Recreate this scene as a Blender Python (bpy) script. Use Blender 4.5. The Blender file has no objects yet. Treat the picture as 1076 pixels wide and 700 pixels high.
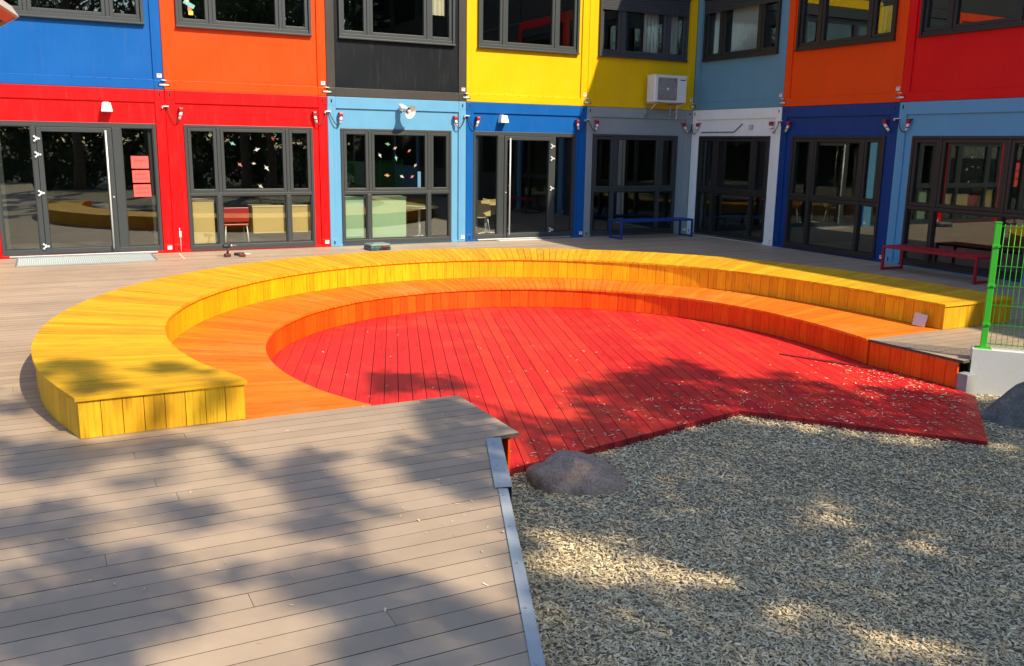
import bpy, bmesh, math, random
import numpy as np
from mathutils import Vector, Matrix
random.seed(7); rng=np.random.default_rng(11)
R=math.radians
scene=bpy.context.scene; COL=scene.collection
# World frame: x runs along the sunny row of containers, y points into it, the inner corner of the court is (0,0),
# z=0 is the terrace deck.
W=2.9965; H=2.96
# ------------------------------------------------------------------ outlines of the round bench (metres)
YO = [(-13.989, -11.08), (-14.19, -10.241), (-14.264, -9.386), (-14.214, -8.533), (-14.041, -7.696), (-13.749, -6.894), (-13.342, -6.14), (-12.826, -5.452), (-12.21, -4.847), (-11.504, -4.341), (-10.722, -3.95), (-9.884, -3.689), (-9.012, -3.568), (-8.128, -3.593), (-7.261, -3.765), (-6.436, -4.081), (-5.677, -4.53), (-5.007, -5.096), (-4.44, -5.761), (-3.989, -6.501), (-3.656, -7.296), (-3.439, -8.126), (-3.33, -8.976), (-3.318, -9.837), (-3.39, -10.712)]
YI = [(-12.841, -10.997), (-13.078, -10.325), (-13.189, -9.622), (-13.178, -8.914), (-13.054, -8.22), (-12.824, -7.557), (-12.497, -6.938), (-12.079, -6.377), (-11.578, -5.887), (-11.004, -5.48), (-10.37, -5.172), (-9.692, -4.973), (-8.988, -4.894), (-8.28, -4.939), (-7.592, -5.109), (-6.949, -5.399), (-6.37, -5.796), (-5.873, -6.284), (-5.469, -6.842), (-5.158, -7.452), (-4.937, -8.093), (-4.793, -8.757), (-4.709, -9.441), (-4.668, -10.156), (-4.66, -10.929)]
OI = [(-11.859, -11.103), (-12.095, -10.54), (-12.231, -9.958), (-12.271, -9.372), (-12.219, -8.796), (-12.081, -8.242), (-11.86, -7.719), (-11.561, -7.24), (-11.188, -6.814), (-10.748, -6.456), (-10.251, -6.177), (-9.711, -5.988), (-9.143, -5.9), (-8.567, -5.918), (-8.003, -6.043), (-7.474, -6.272), (-6.997, -6.595), (-6.589, -6.998), (-6.261, -7.465), (-6.018, -7.978), (-5.858, -8.522), (-5.776, -9.085), (-5.762, -9.663), (-5.808, -10.259), (-5.909, -10.885)]
# where leaves of the trees behind the camera throw shade / let sun through (ground positions)
SHADE= [[(-14.49, -10.84), (-14.31, -11.04), (-13.88, -11.29), (-13.46, -11.25), (-13.24, -11.39), (-13.33, -11.55), (-13.74, -11.52), (-14.05, -11.64), (-14.22, -11.71), (-14.46, -11.83)], [(-14.53, -9.65), (-14.32, -9.86), (-14.31, -10.01), (-14.52, -10.04)], [(-14.45, -12.21), (-14.3, -12.2), (-14.07, -12.27), (-14.01, -12.57), (-14.13, -12.73), (-14.3, -12.72), (-14.44, -12.52)], [(-13.56, -12.13), (-13.59, -12.19), (-13.65, -12.2), (-13.71, -12.14), (-13.73, -12.05), (-13.69, -11.99), (-13.63, -11.98), (-13.58, -12.04)], [(-13.34, -12.72), (-13.4, -12.77), (-13.51, -12.75), (-13.61, -12.67), (-13.65, -12.57), (-13.6, -12.52), (-13.48, -12.54), (-13.38, -12.62)], [(-13.09, -11.88), (-12.85, -12.1), (-12.67, -12.43), (-12.62, -12.82), (-12.52, -13.16), (-12.7, -13.15), (-12.79, -13.37), (-13.01, -13.3), (-12.97, -12.99), (-12.84, -12.72), (-12.9, -12.33), (-13.08, -11.99)], [(-12.38, -12.17), (-12.44, -12.24), (-12.52, -12.24), (-12.59, -12.17), (-12.6, -12.07), (-12.54, -12.01), (-12.46, -12.01), (-12.39, -12.08)], [(-11.56, -11.22), (-11.11, -11.1), (-11.13, -12.19), (-11.37, -12.27), (-11.74, -13.19), (-11.89, -13.16), (-12.02, -12.92), (-12.05, -12.3), (-11.78, -12.08), (-11.6, -11.84), (-11.67, -11.61)], [(-12.28, -14.0), (-12.1, -14.03), (-12.16, -14.18), (-12.23, -14.12)], [(-14.41, -13.37), (-14.38, -13.18), (-14.13, -12.93), (-13.86, -13.0), (-13.72, -13.49), (-13.72, -13.86), (-13.8, -14.28), (-14.39, -13.99)], [(-13.55, -13.46), (-13.33, -13.79), (-13.14, -13.98), (-13.22, -13.73), (-13.42, -13.52)], [(-12.95, -13.56), (-12.78, -13.76), (-12.62, -14.23), (-12.47, -14.41), (-12.31, -14.58), (-12.46, -14.93), (-13.14, -14.6), (-12.97, -14.21), (-13.1, -14.0)], [(-11.03, -9.33), (-10.69, -9.48), (-10.43, -9.69), (-10.39, -10.21), (-10.63, -10.18), (-10.94, -10.12), (-11.27, -10.27)], [(-9.28, -10.45), (-8.78, -10.49), (-7.63, -10.06), (-7.66, -10.69), (-7.48, -11.16), (-6.99, -11.08), (-7.01, -11.46), (-6.63, -11.9), (-6.15, -12.02), (-5.95, -12.55), (-7.09, -13.59), (-8.34, -11.95), (-10.41, -12.34)], [(-14.33, -9.66), (-14.01, -9.6), (-13.96, -9.94), (-13.78, -10.59), (-14.09, -10.64), (-14.25, -10.1)], [(-13.6, -9.94), (-13.33, -10.06), (-13.11, -10.54), (-13.38, -10.42), (-13.56, -10.11)]]
SUN= [[(-11.28, -13.4), (-11.03, -13.51), (-10.88, -13.82), (-10.95, -14.26), (-11.08, -14.39), (-11.31, -14.27), (-11.41, -13.98), (-11.55, -13.91)], [(-10.88, -14.16), (-10.49, -14.48), (-10.63, -14.57), (-11.02, -14.35)], [(-11.66, -14.11), (-11.65, -14.39), (-11.67, -14.61), (-11.85, -14.55)], [(-9.39, -13.73), (-9.23, -13.94), (-9.36, -14.26), (-9.5, -14.2), (-9.53, -13.89)], [(-9.18, -14.43), (-9.02, -14.66), (-9.14, -14.92), (-9.27, -14.79), (-9.26, -14.55)], [(-10.45, -14.63), (-10.37, -14.9), (-10.45, -14.94), (-10.53, -14.79)], [(-10.67, -14.86), (-10.64, -15.23), (-10.77, -15.17), (-10.73, -14.94)], [(-10.48, -15.11), (-10.26, -15.27), (-10.01, -15.49), (-10.05, -15.7), (-10.15, -15.7), (-10.48, -15.55), (-10.54, -15.38)], [(-6.95, -13.59), (-6.68, -13.72), (-7.06, -13.97), (-7.12, -13.83)], [(-8.31, -14.72), (-8.28, -14.78), (-8.42, -14.87)]]
# ------------------------------------------------------------------ materials
def mat(name):
    m=bpy.data.materials.new(name); m.use_nodes=True; nt=m.node_tree
    return m,nt,nt.nodes['Principled BSDF']
def N(nt,t,**k):
    n=nt.nodes.new(t)
    for a,b in k.items():
        if a in n.inputs: n.inputs[a].default_value=b
        else: setattr(n,a,b)
    return n
def noise(nt,vec,scale,detail=4,rough=.55,dist=0):
    n=nt.nodes.new('ShaderNodeTexNoise'); n.inputs['Scale'].default_value=scale; n.inputs['Detail'].default_value=detail
    n.inputs['Roughness'].default_value=rough; n.inputs['Distortion'].default_value=dist
    if vec is not None: nt.links.new(vec,n.inputs['Vector'])
    return n.outputs['Fac']
def ramp(nt,fac,stops):
    r=nt.nodes.new('ShaderNodeValToRGB'); nt.links.new(fac,r.inputs['Fac']); el=r.color_ramp.elements
    el[0].position,el[0].color=stops[0][0],(*stops[0][1],1); el[1].position,el[1].color=stops[-1][0],(*stops[-1][1],1)
    for p,c in stops[1:-1]:
        e=el.new(p); e.color=(*c,1)
    return r.outputs['Color']
def mixc(nt,fac,a,b,mode='MIX'):
    m=nt.nodes.new('ShaderNodeMix'); m.data_type='RGBA'; m.blend_type=mode
    for s,v in ((0,fac),(6,a),(7,b)):
        if hasattr(v,'links') or hasattr(v,'is_linked'): nt.links.new(v,m.inputs[s])
        elif s==0: m.inputs[0].default_value=v
        else: m.inputs[s].default_value=(*v,1)
    return m.outputs[2]
def mathn(nt,op,a,b=None,c=None):
    m=nt.nodes.new('ShaderNodeMath'); m.operation=op
    for i,v in enumerate((a,b,c)):
        if v is None: continue
        if hasattr(v,'is_linked'): nt.links.new(v,m.inputs[i])
        else: m.inputs[i].default_value=v
    return m.outputs[0]
def bump(nt,bs,h,strength=.3,dist=.01):
    b=nt.nodes.new('ShaderNodeBump'); b.inputs['Strength'].default_value=strength; b.inputs['Distance'].default_value=dist
    nt.links.new(h,b.inputs['Height']); nt.links.new(b.outputs['Normal'],bs.inputs['Normal'])
def coord(nt,kind='Object',scale=None,loc=None):
    t=nt.nodes.new('ShaderNodeTexCoord'); o=t.outputs[kind]
    if scale is not None:
        mp=nt.nodes.new('ShaderNodeMapping'); mp.inputs['Scale'].default_value=scale; nt.links.new(o,mp.inputs['Vector']); o=mp.outputs['Vector']
    return o
def attr(nt,name,out='Fac'):
    a=nt.nodes.new('ShaderNodeAttribute'); a.attribute_name=name; return a.outputs[out]
def setc(nt,bs,c):
    if hasattr(c,'is_linked'): nt.links.new(c,bs.inputs['Base Color'])
    else: bs.inputs['Base Color'].default_value=(*c,1)

def paint(name,c,rough=.38,ribs=False,dirt=.45):
    m,nt,bs=mat(name)
    o=coord(nt,'Object')
    n1=noise(nt,o,1.3,5,.6); n2=noise(nt,coord(nt,'Object',(9,9,.7)),2.2,4,.6)
    dark=tuple(x*.80 for x in c); lite=tuple(min(1,x*1.04+.004) for x in c)
    col=mixc(nt,n1,dark,lite)
    
    st=mathn(nt,'MULTIPLY',mathn(nt,'SMOOTH_MAX',mathn(nt,'SUBTRACT',n2,.55),0.0,.05),dirt*2)
    g=tuple(.35*x+.08 for x in c)
    col=mixc(nt,st,col,g)
    setc(nt,bs,col); bs.inputs['Specular IOR Level'].default_value=.22
    nr=mathn(nt,'MULTIPLY_ADD',n1,.25,rough-.1); nt.links.new(nr,bs.inputs['Roughness'])
    if ribs:
        sx=nt.nodes.new('ShaderNodeSeparateXYZ'); nt.links.new(o,sx.inputs[0])
        w=mathn(nt,'PINGPONG',sx.outputs[0],.05); w=mathn(nt,'SMOOTH_MIN',mathn(nt,'MULTIPLY',w,20.0),.25,.1)
        h=mathn(nt,'MULTIPLY_ADD',n1,.8,w)
        bump(nt,bs,h,.12,.006)
    else: bump(nt,bs,noise(nt,o,3,3),.06,.01)
    return m
def plain(name,c,rough=.5,metal=0,spread=.15,scale=6,bmp=.1):
    m,nt,bs=mat(name); n=noise(nt,coord(nt,'Object'),scale,5,.6)
    setc(nt,bs,mixc(nt,n,tuple(x*(1-spread) for x in c),tuple(min(1,x*(1+spread)) for x in c)))
    bs.inputs['Roughness'].default_value=rough; bs.inputs['Metallic'].default_value=metal
    if bmp: bump(nt,bs,noise(nt,coord(nt,'Object'),scale*8,3),bmp,.004)
    return m
def wood(name,c,c2,alt=None,rough=.5,wear=None,wearc=None,chipd=0):
    """stained board: grain along gc.x, each board its own tint (rnd)"""
    m,nt,bs=mat(name)
    a=nt.nodes.new('ShaderNodeAttribute'); a.attribute_name='gc'; v=a.outputs['Vector']
    mp=nt.nodes.new('ShaderNodeMapping'); mp.inputs['Scale'].default_value=(1.3,34,34); nt.links.new(v,mp.inputs['Vector'])
    g=noise(nt,mp.outputs['Vector'],1.6,6,.62,.4)
    mp2=nt.nodes.new('ShaderNodeMapping'); mp2.inputs['Scale'].default_value=(2.2,3.5,3.5); nt.links.new(v,mp2.inputs['Vector'])
    blot=noise(nt,mp2.outputs['Vector'],1.5,4,.6)
    r=attr(nt,'rnd')
    f=mathn(nt,'MULTIPLY_ADD',r,.50,mathn(nt,'MULTIPLY',g,.6))
    col=ramp(nt,f,[(.1,c2),(.62,c),(.95,alt or c)])
    dk=ramp(nt,g,[(.32,(.52,.46,.40)),(.50,(1,1,1))])
    col=mixc(nt,.65,col,dk,'MULTIPLY')
    bl=ramp(nt,blot,[(.3,(.80,.76,.72)),(.6,(1.04,1.04,1.04))])
    col=mixc(nt,.6,col,bl,'MULTIPLY')
    # knots
    vo=nt.nodes.new('ShaderNodeTexVoronoi'); mp3=nt.nodes.new('ShaderNodeMapping'); mp3.inputs['Scale'].default_value=(1.1,5.5,5.5)
    nt.links.new(v,mp3.inputs['Vector']); nt.links.new(mp3.outputs['Vector'],vo.inputs['Vector']); vo.inputs['Scale'].default_value=1.0
    k=ramp(nt,vo.outputs['Distance'],[(.035,(.35,.25,.2)),(.075,(1,1,1))])
    col=mixc(nt,.55,col,k,'MULTIPLY')
    if wear is not None:
        o=coord(nt,'Object'); w=noise(nt,o,wear,6,.68,.3)
        wf=ramp(nt,w,[(.52,(0,0,0)),(.72,(1,1,1))]); col=mixc(nt,mathn(nt,'MULTIPLY',wf,.5),col,wearc)
    setc(nt,bs,col)
    nt.links.new(mathn(nt,'MULTIPLY_ADD',g,.3,rough-.12),bs.inputs['Roughness']); bs.inputs['Specular IOR Level'].default_value=.3
    bump(nt,bs,g,.35,.003)
    return m
def deckmat():
    m,nt,bs=mat('composite_deck')
    a=nt.nodes.new('ShaderNodeAttribute'); a.attribute_name='gc'; v=a.outputs['Vector']
    mp=nt.nodes.new('ShaderNodeMapping'); mp.inputs['Scale'].default_value=(1.0,60,1); nt.links.new(v,mp.inputs['Vector'])
    g=noise(nt,mp.outputs['Vector'],2.5,5,.6)
    o=coord(nt,'Object'); big=noise(nt,o,.55,6,.65); fine=noise(nt,o,38,4,.7); mid=noise(nt,o,3.1,5,.7,.4)
    r=attr(nt,'rnd')
    f=mathn(nt,'MULTIPLY_ADD',r,.35,mathn(nt,'MULTIPLY_ADD',g,.25,mathn(nt,'MULTIPLY',mid,.45)))
    col=ramp(nt,f,[(.25,(.345,.262,.185)),(.55,(.415,.318,.225)),(.85,(.475,.365,.26))])
    st=ramp(nt,big,[(.35,(.82,.82,.84)),(.62,(1.06,1.05,1.03))]); col=mixc(nt,.8,col,st,'MULTIPLY')
    fs=ramp(nt,fine,[(.62,(1,1,1)),(.78,(1.25,1.22,1.15))]); col=mixc(nt,.5,col,fs,'MULTIPLY')
    setc(nt,bs,col); bs.inputs['Roughness'].default_value=.62
    nt.links.new(mathn(nt,'MULTIPLY_ADD',mid,.3,.42),bs.inputs['Roughness'])
    bump(nt,bs,mathn(nt,'ADD',g,mathn(nt,'MULTIPLY',fine,.4)),.25,.002)
    return m
def glassmat(name='window_glass',tint=(.94,.965,.95),refl=1.0,ior=1.85):
    m,nt,bs=mat(name); nt.nodes.remove(bs); out=[n for n in nt.nodes if n.type=='OUTPUT_MATERIAL'][0]
    t=nt.nodes.new('ShaderNodeBsdfTransparent'); t.inputs[0].default_value=(*tint,1)
    g=nt.nodes.new('ShaderNodeBsdfGlossy'); g.inputs['Color'].default_value=(refl*.93,refl,refl*.97,1); g.inputs['Roughness'].default_value=.012
    o=coord(nt,'Object'); b=nt.nodes.new('ShaderNodeBump'); b.inputs['Strength'].default_value=.02; b.inputs['Distance'].default_value=.02
    nt.links.new(noise(nt,o,1.1,1),b.inputs['Height']); nt.links.new(b.outputs[0],g.inputs['Normal'])
    f=nt.nodes.new('ShaderNodeFresnel'); ge=nt.nodes.new('ShaderNodeNewGeometry')   # same reflectance from both sides of the sheet
    nt.links.new(mathn(nt,'MULTIPLY_ADD',ge.outputs['Backfacing'],1/ior-ior,ior),f.inputs['IOR'])
    ms=nt.nodes.new('ShaderNodeMixShader'); nt.links.new(f.outputs[0],ms.inputs[0]); nt.links.new(t.outputs[0],ms.inputs[1]); nt.links.new(g.outputs[0],ms.inputs[2])
    nt.links.new(ms.outputs[0],out.inputs['Surface'])
    return m
M={}
PC=dict(red=(.80,.002,.004),orange=(.88,.066,.0005),blue=(.002,.105,.40),light_blue=(.135,.37,.60),steel_blue=(.13,.29,.41),dark_blue=(.003,.045,.22),
        black=(.022,.025,.028),yellow=(.80,.50,.001),grey=(.28,.33,.35),white=(.86,.88,.87),dark_grey=(.060,.057,.053))
for k,c in PC.items():
    M[k]=paint('paint_'+k,c); M[k+'_panel']=paint('panel_'+k,c,ribs=True)
M['black_panel']=paint('panel_black',(.006,.009,.012),ribs=True)
M['frame']=plain('anthracite_frame',(.042,.050,.053),.42,0,.08,2,.03)
M['frame_warm']=plain('grey_brown_frame',(.019,.0175,.017),.42,0,.08,2,.03)
M['seal']=plain('black_seal',(.012,.012,.012),.6)
M['glass']=glassmat()
M['steel']=plain('galvanised_steel',(.55,.57,.58),.38,.85,.2,14,.05)
M['zinc']=plain('zinc_flashing',(.36,.41,.44),.55,.15,.18,3.5,.08)
M['inox']=plain('stainless_bar',(.72,.72,.70),.42,.35,.05,5,.02)
M['white']=M['white']; M['offwhite']=plain('white_plastic',(.78,.78,.76),.4,0,.04,4,.02)
M['hole']=plain('dark_hole',(.006,.006,.006),.8,0,0,5,0)
M['sticker']=plain('white_sticker',(.75,.72,.70),.5,0,.06,40,0)
M['sticker_mark']=plain('sticker_print',(.45,.12,.12),.5)
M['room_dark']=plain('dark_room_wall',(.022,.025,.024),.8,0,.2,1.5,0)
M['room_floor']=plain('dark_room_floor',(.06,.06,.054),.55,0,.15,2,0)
M['cable']=plain('black_rubber_cable',(.02,.02,.022),.5)
M['cap_red']=plain('red_plug_cap',(.36,.006,.012),.35)
M['deck']=deckmat()
M['yellow_wood']=wood('yellow_stained_wood',(.70,.39,.010),(.57,.275,.006),(.78,.48,.014),.62)
M['yellow_wood_dark']=wood('amber_stained_wood',(.80,.40,.003),(.68,.30,.002),(.86,.50,.004),.5)
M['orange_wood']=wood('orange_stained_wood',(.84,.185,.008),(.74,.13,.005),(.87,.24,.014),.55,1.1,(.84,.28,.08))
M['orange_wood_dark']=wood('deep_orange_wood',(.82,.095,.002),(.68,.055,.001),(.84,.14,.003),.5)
M['red_wood']=wood('red_stained_wood',(.68,.022,.024),(.56,.013,.016),(.71,.046,.022),.5,1.4,(.62,.085,.035))
M['concrete']=plain('cast_concrete',(.62,.62,.59),.8,0,.14,3,.3)
M['green']=plain('green_powder_coat',(.05,.50,.03),.35,0,.06,3,0)
M['bench_blue']=plain('blue_powder_coat',(.006,.045,.23),.35); M['bench_red']=plain('dark_red_powder_coat',(.36,.008,.022),.35)
# ------------------------------------------------------------------ mesh builder
class MB:
    def __init__(s): s.v=[]; s.f=[]; s.mi=[]; s.gc=[]; s.rn=[]; s.smooth=[]
    def add(s,verts,faces,mi=0,gc=None,rnd=0.,smooth=False):
        b=len(s.v); s.v+= [tuple(p) for p in verts]; s.f+=[tuple(b+i for i in f) for f in faces]; s.mi+=[mi]*len(faces); s.smooth+=[smooth]*len(faces)
        s.gc+= (gc if gc is not None else [tuple(p) for p in verts]); s.rn+=[rnd]*len(verts); return s
    def box(s,x0,x1,y0,y1,z0,z1,mi=0,M4=None,bev=0):
        if bev:
            b=min(bev,(x1-x0)*.45,(y1-y0)*.45,(z1-z0)*.45); bm=bmesh.new(); bmesh.ops.create_cube(bm,size=1)
            for v in bm.verts: v.co=Vector(((x0+x1)/2+v.co.x*(x1-x0),(y0+y1)/2+v.co.y*(y1-y0),(z0+z1)/2+v.co.z*(z1-z0)))
            bmesh.ops.bevel(bm,geom=bm.edges[:],offset=b,segments=2,affect='EDGES',profile=.5)
            vs=[v.co.copy() for v in bm.verts]; bm.verts.index_update(); fs=[[v.index for v in f.verts] for f in bm.faces]; bm.free()
        else:
            vs=[Vector((x,y,z)) for x in (x0,x1) for y in (y0,y1) for z in (z0,z1)]
            fs=[(0,1,3,2),(4,6,7,5),(0,4,5,1),(2,3,7,6),(0,2,6,4),(1,5,7,3)]
        if M4 is not None: vs=[M4@v for v in vs]
        return s.add(vs,fs,mi)
    def tube(s,pts,r,n=8,mi=0,cap=True):
        pts=[Vector(p) for p in pts]; rs=r if isinstance(r,(list,tuple)) else [r]*len(pts); vs=[]; fs=[]
        prev=None
        for i,p in enumerate(pts):
            t=(pts[min(i+1,len(pts)-1)]-pts[max(i-1,0)]).normalized()
            if prev is None: a=t.orthogonal().normalized()
            else: a=(prev-t*prev.dot(t)); a=a.normalized() if a.length>1e-6 else t.orthogonal().normalized()
            prev=a; b=t.cross(a)
            for k in range(n):
                an=2*math.pi*k/n; vs.append(p+(a*math.cos(an)+b*math.sin(an))*rs[i])
        for i in range(len(pts)-1):
            for k in range(n): fs.append((i*n+k,i*n+(k+1)%n,(i+1)*n+(k+1)%n,(i+1)*n+k))
        s.add(vs,fs,mi,smooth=True)
        if cap:
            b=len(s.v)-len(vs); s.f.append(tuple(b+k for k in range(n))[::-1]); s.f.append(tuple(b+(len(pts)-1)*n+k for k in range(n))); s.mi+=[mi,mi]; s.smooth+=[False,False]
        return s
    def hexa(s,c8,mi=0,gc=None,rnd=0.):   # c8: bottom 4 (ccw) + top 4
        return s.add(c8,[(3,2,1,0),(4,5,6,7),(0,1,5,4),(1,2,6,5),(2,3,7,6),(3,0,4,7)],mi,gc,rnd)
    def prism(s,poly,z0,z1,mi=0):
        n=len(poly); vs=[(x,y,z0) for x,y in poly]+[(x,y,z1) for x,y in poly]
        return s.add(vs,[tuple(range(n))[::-1],tuple(range(n,2*n))]+[(i,(i+1)%n,n+(i+1)%n,n+i) for i in range(n)],mi)
    def build(s,name,mats,parent=None,attrs=False,loc=None):
        me=bpy.data.meshes.new(name); me.from_pydata(s.v,[],s.f)
        for m in (mats if isinstance(mats,(list,tuple)) else [mats]): me.materials.append(m)
        me.polygons.foreach_set('material_index',s.mi); me.polygons.foreach_set('use_smooth',s.smooth)
        if attrs:
            a=me.attributes.new('gc','FLOAT_VECTOR','POINT'); a.data.foreach_set('vector',[c for p in s.gc for c in p])
            a=me.attributes.new('rnd','FLOAT','POINT'); a.data.foreach_set('value',s.rn)
        me.validate(); me.update()
        bm=bmesh.new(); bm.from_mesh(me); bmesh.ops.recalc_face_normals(bm,faces=bm.faces); bm.to_mesh(me); bm.free()
        o=bpy.data.objects.new(name,me); COL.objects.link(o)
        if parent: o.parent=parent
        if loc: o.location=loc
        return o
def tag(o,label=None,cat=None,group=None,kind=None):
    if label: o['label']=label
    if cat: o['category']=cat
    if group: o['group']=group
    if kind: o['kind']=kind
    return o
def thing(name,label,cat,loc=(0,0,0),rz=0,group=None):
    o=bpy.data.objects.new(name,None); o.empty_display_size=.2; COL.objects.link(o); o.location=loc; o.rotation_euler=(0,0,rz)
    return tag(o,label,cat,group)

M['deck_side']=plain('shaded_board_groove',(.08,.07,.06),.9,0,.3,5,0)  # board sides coloured dark so the gaps read as shadow
M['red_side']=plain('dark_red_board_edge',(.22,.006,.010),.8,0,.3,5,0)  # red floor sides darkened likewise, shade put into the gap colour
# ------------------------------------------------------------------ container modules
PW=.172   # corner post width
def frame_part(root,color,upper,skip_l=False):
    b=MB(); x0,x1=.004,W-.004; zt=H-.006
    zb=0 if upper else 0.0
    b.box(x0,PW,0,.2,zb,zt,0,bev=.006); b.box(W-PW,x1,0,.2,zb,zt,0,bev=.006)
    b.box(PW,W-PW,.003,.2,zt-.222,zt,0,bev=.006)
    b.box(PW,W-PW,.003,.2,.0,.168 if upper else .045,0,bev=.004)
    if upper:   # rivet heads along the lower rail
        for k in range(9):
            x=.3+k*.3+(.06 if k%2 else 0); b.box(x-.009,x+.009,-.006,.004,.158,.172,0)
    # corner castings with their slots
    for xa in (x0+.002,W-PW+.006):
        for za in ((0.002,.16),(zt-.165,zt-.004)):
            b.box(xa,xa+PW-.012,-.004,.05,za[0],za[1],0,bev=.006)
            cx=xa+(PW-.012)/2; cz=(za[0]+za[1])/2
            n=14; ring=[(cx+.019*math.cos(t)*(.8),-.0055,cz+.040*math.sin(t)) for t in [2*math.pi*i/n for i in range(n)]]
            b.add(ring+[(x,-.0045,z) for x,y,z in ring],[tuple(range(n))]+[(i,(i+1)%n,n+(i+1)%n,n+i) for i in range(n)],1)
    # raised bead on posts
    b.box(.118,.130,-.003,.003,.17,zt-.17,0); b.box(W-.130,W-.118,-.003,.003,.17,zt-.17,0)
    return b.build('frame',[M[color],M['hole']],root)
def panel_part(root,color,x0,x1,z0,z1,upper):
    b=MB(); yb,ye=.034,.085; zl=.168 if upper else .045; zt=H-.006-.222
    b.box(PW,x0,yb,ye,zl,zt); b.box(x1,W-PW,yb,ye,zl,zt)
    b.box(x0,x1,yb,ye,z1,zt)
    if z0-zl>.03: b.box(x0,x1,yb,ye,zl,z0)
    return b.build('wall_panel',M[color+'_panel'],root)
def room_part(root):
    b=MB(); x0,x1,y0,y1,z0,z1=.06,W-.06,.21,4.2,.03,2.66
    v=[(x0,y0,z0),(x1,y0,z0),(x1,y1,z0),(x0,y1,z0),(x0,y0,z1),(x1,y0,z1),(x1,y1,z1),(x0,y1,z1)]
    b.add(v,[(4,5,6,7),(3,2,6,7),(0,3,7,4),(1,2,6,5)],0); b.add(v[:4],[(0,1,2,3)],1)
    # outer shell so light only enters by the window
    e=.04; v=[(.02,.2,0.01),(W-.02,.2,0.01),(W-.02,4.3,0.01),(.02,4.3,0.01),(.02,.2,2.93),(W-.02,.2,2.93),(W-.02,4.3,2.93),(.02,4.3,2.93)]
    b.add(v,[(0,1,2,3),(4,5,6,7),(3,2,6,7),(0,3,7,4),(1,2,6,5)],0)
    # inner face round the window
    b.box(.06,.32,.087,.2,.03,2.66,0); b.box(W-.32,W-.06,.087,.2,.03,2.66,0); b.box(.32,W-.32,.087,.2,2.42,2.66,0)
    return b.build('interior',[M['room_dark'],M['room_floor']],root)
def bars(b,x0,x1,z0,z1,t,ya,yb,mi=0,tb=None,tt=None,bev=.004):
    tb=t if tb is None else tb; tt=t if tt is None else tt
    b.box(x0,x0+t,ya,yb,z0,z1,mi,bev=bev); b.box(x1-t,x1,ya,yb,z0,z1,mi,bev=bev)
    b.box(x0+t,x1-t,ya,yb,z0,z0+tb,mi,bev=bev); b.box(x0+t,x1-t,ya,yb,z1-tt,z1,mi,bev=bev)
def gasket(b,x0,x1,z0,z1,y,mi=1):
    g=.008
    b.box(x0,x0+g,y,y+.01,z0,z1,mi); b.box(x1-g,x1,y,y+.01,z0,z1,mi); b.box(x0+g,x1-g,y,y+.01,z0,z0+g,mi); b.box(x0+g,x1-g,y,y+.01,z1-g,z1,mi)
def pane_part(parent,rects,y=.062):
    g=MB()
    for x0,x1,z0,z1 in rects:
        g.box(x0-.004,x1+.004,y,y+.006,z0-.004,z1+.004)
    return g.build('pane',M['glass'],parent)
def window_low(root,fx=.30,warm=False):
    """floor-deep window: three casements over three fixed lights"""
    b=MB(); x0,x1,z0,z1=fx,fx+2.4,.047,2.352; ya,yb=.006,.10
    bars(b,x0,x1,z0,z1,.052,ya,yb,0,tb=.075,tt=.05)
    b.box(x0+.052,x1-.052,ya+.002,yb,1.045,1.105,0,bev=.004)
    rects=[]
    for (a,c) in ((.575,.635),(1.865,1.925)): b.box(x0+a,x0+c,ya+.004,yb,1.105,z1-.05,0,bev=.004)
    for (a,c) in ((.535,.615),(1.85,1.925)): b.box(x0+a,x0+c,ya+.004,yb,z0+.075,1.045,0,bev=.004)
    for (a,c) in ((.052,.575),(.635,1.865),(1.925,2.348)):
        bars(b,x0+a+.006,x0+c-.006,1.111,z1-.056,.058,.016,.08,0); r=(x0+a+.064,x0+c-.064,1.169,z1-.114); gasket(b,*r,.05); rects.append(r)
    for (a,c) in ((.052,.535),(.615,1.85),(1.925,2.348)):
        r=(x0+a+.004,x0+c-.004,z0+.079,1.041); bars(b,*r,.014,.03,.06,0,bev=0); r=(r[0]+.014,r[1]-.014,r[2]+.014,r[3]-.014); gasket(b,*r,.05); rects.append(r)
    b.box(x0-.005,x1+.005,-.012,.02,.02,.044,0)
    w=b.build('window',[M['frame_warm' if warm else 'frame'],M['seal']],root)
    pane_part(w,rects); return w
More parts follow.
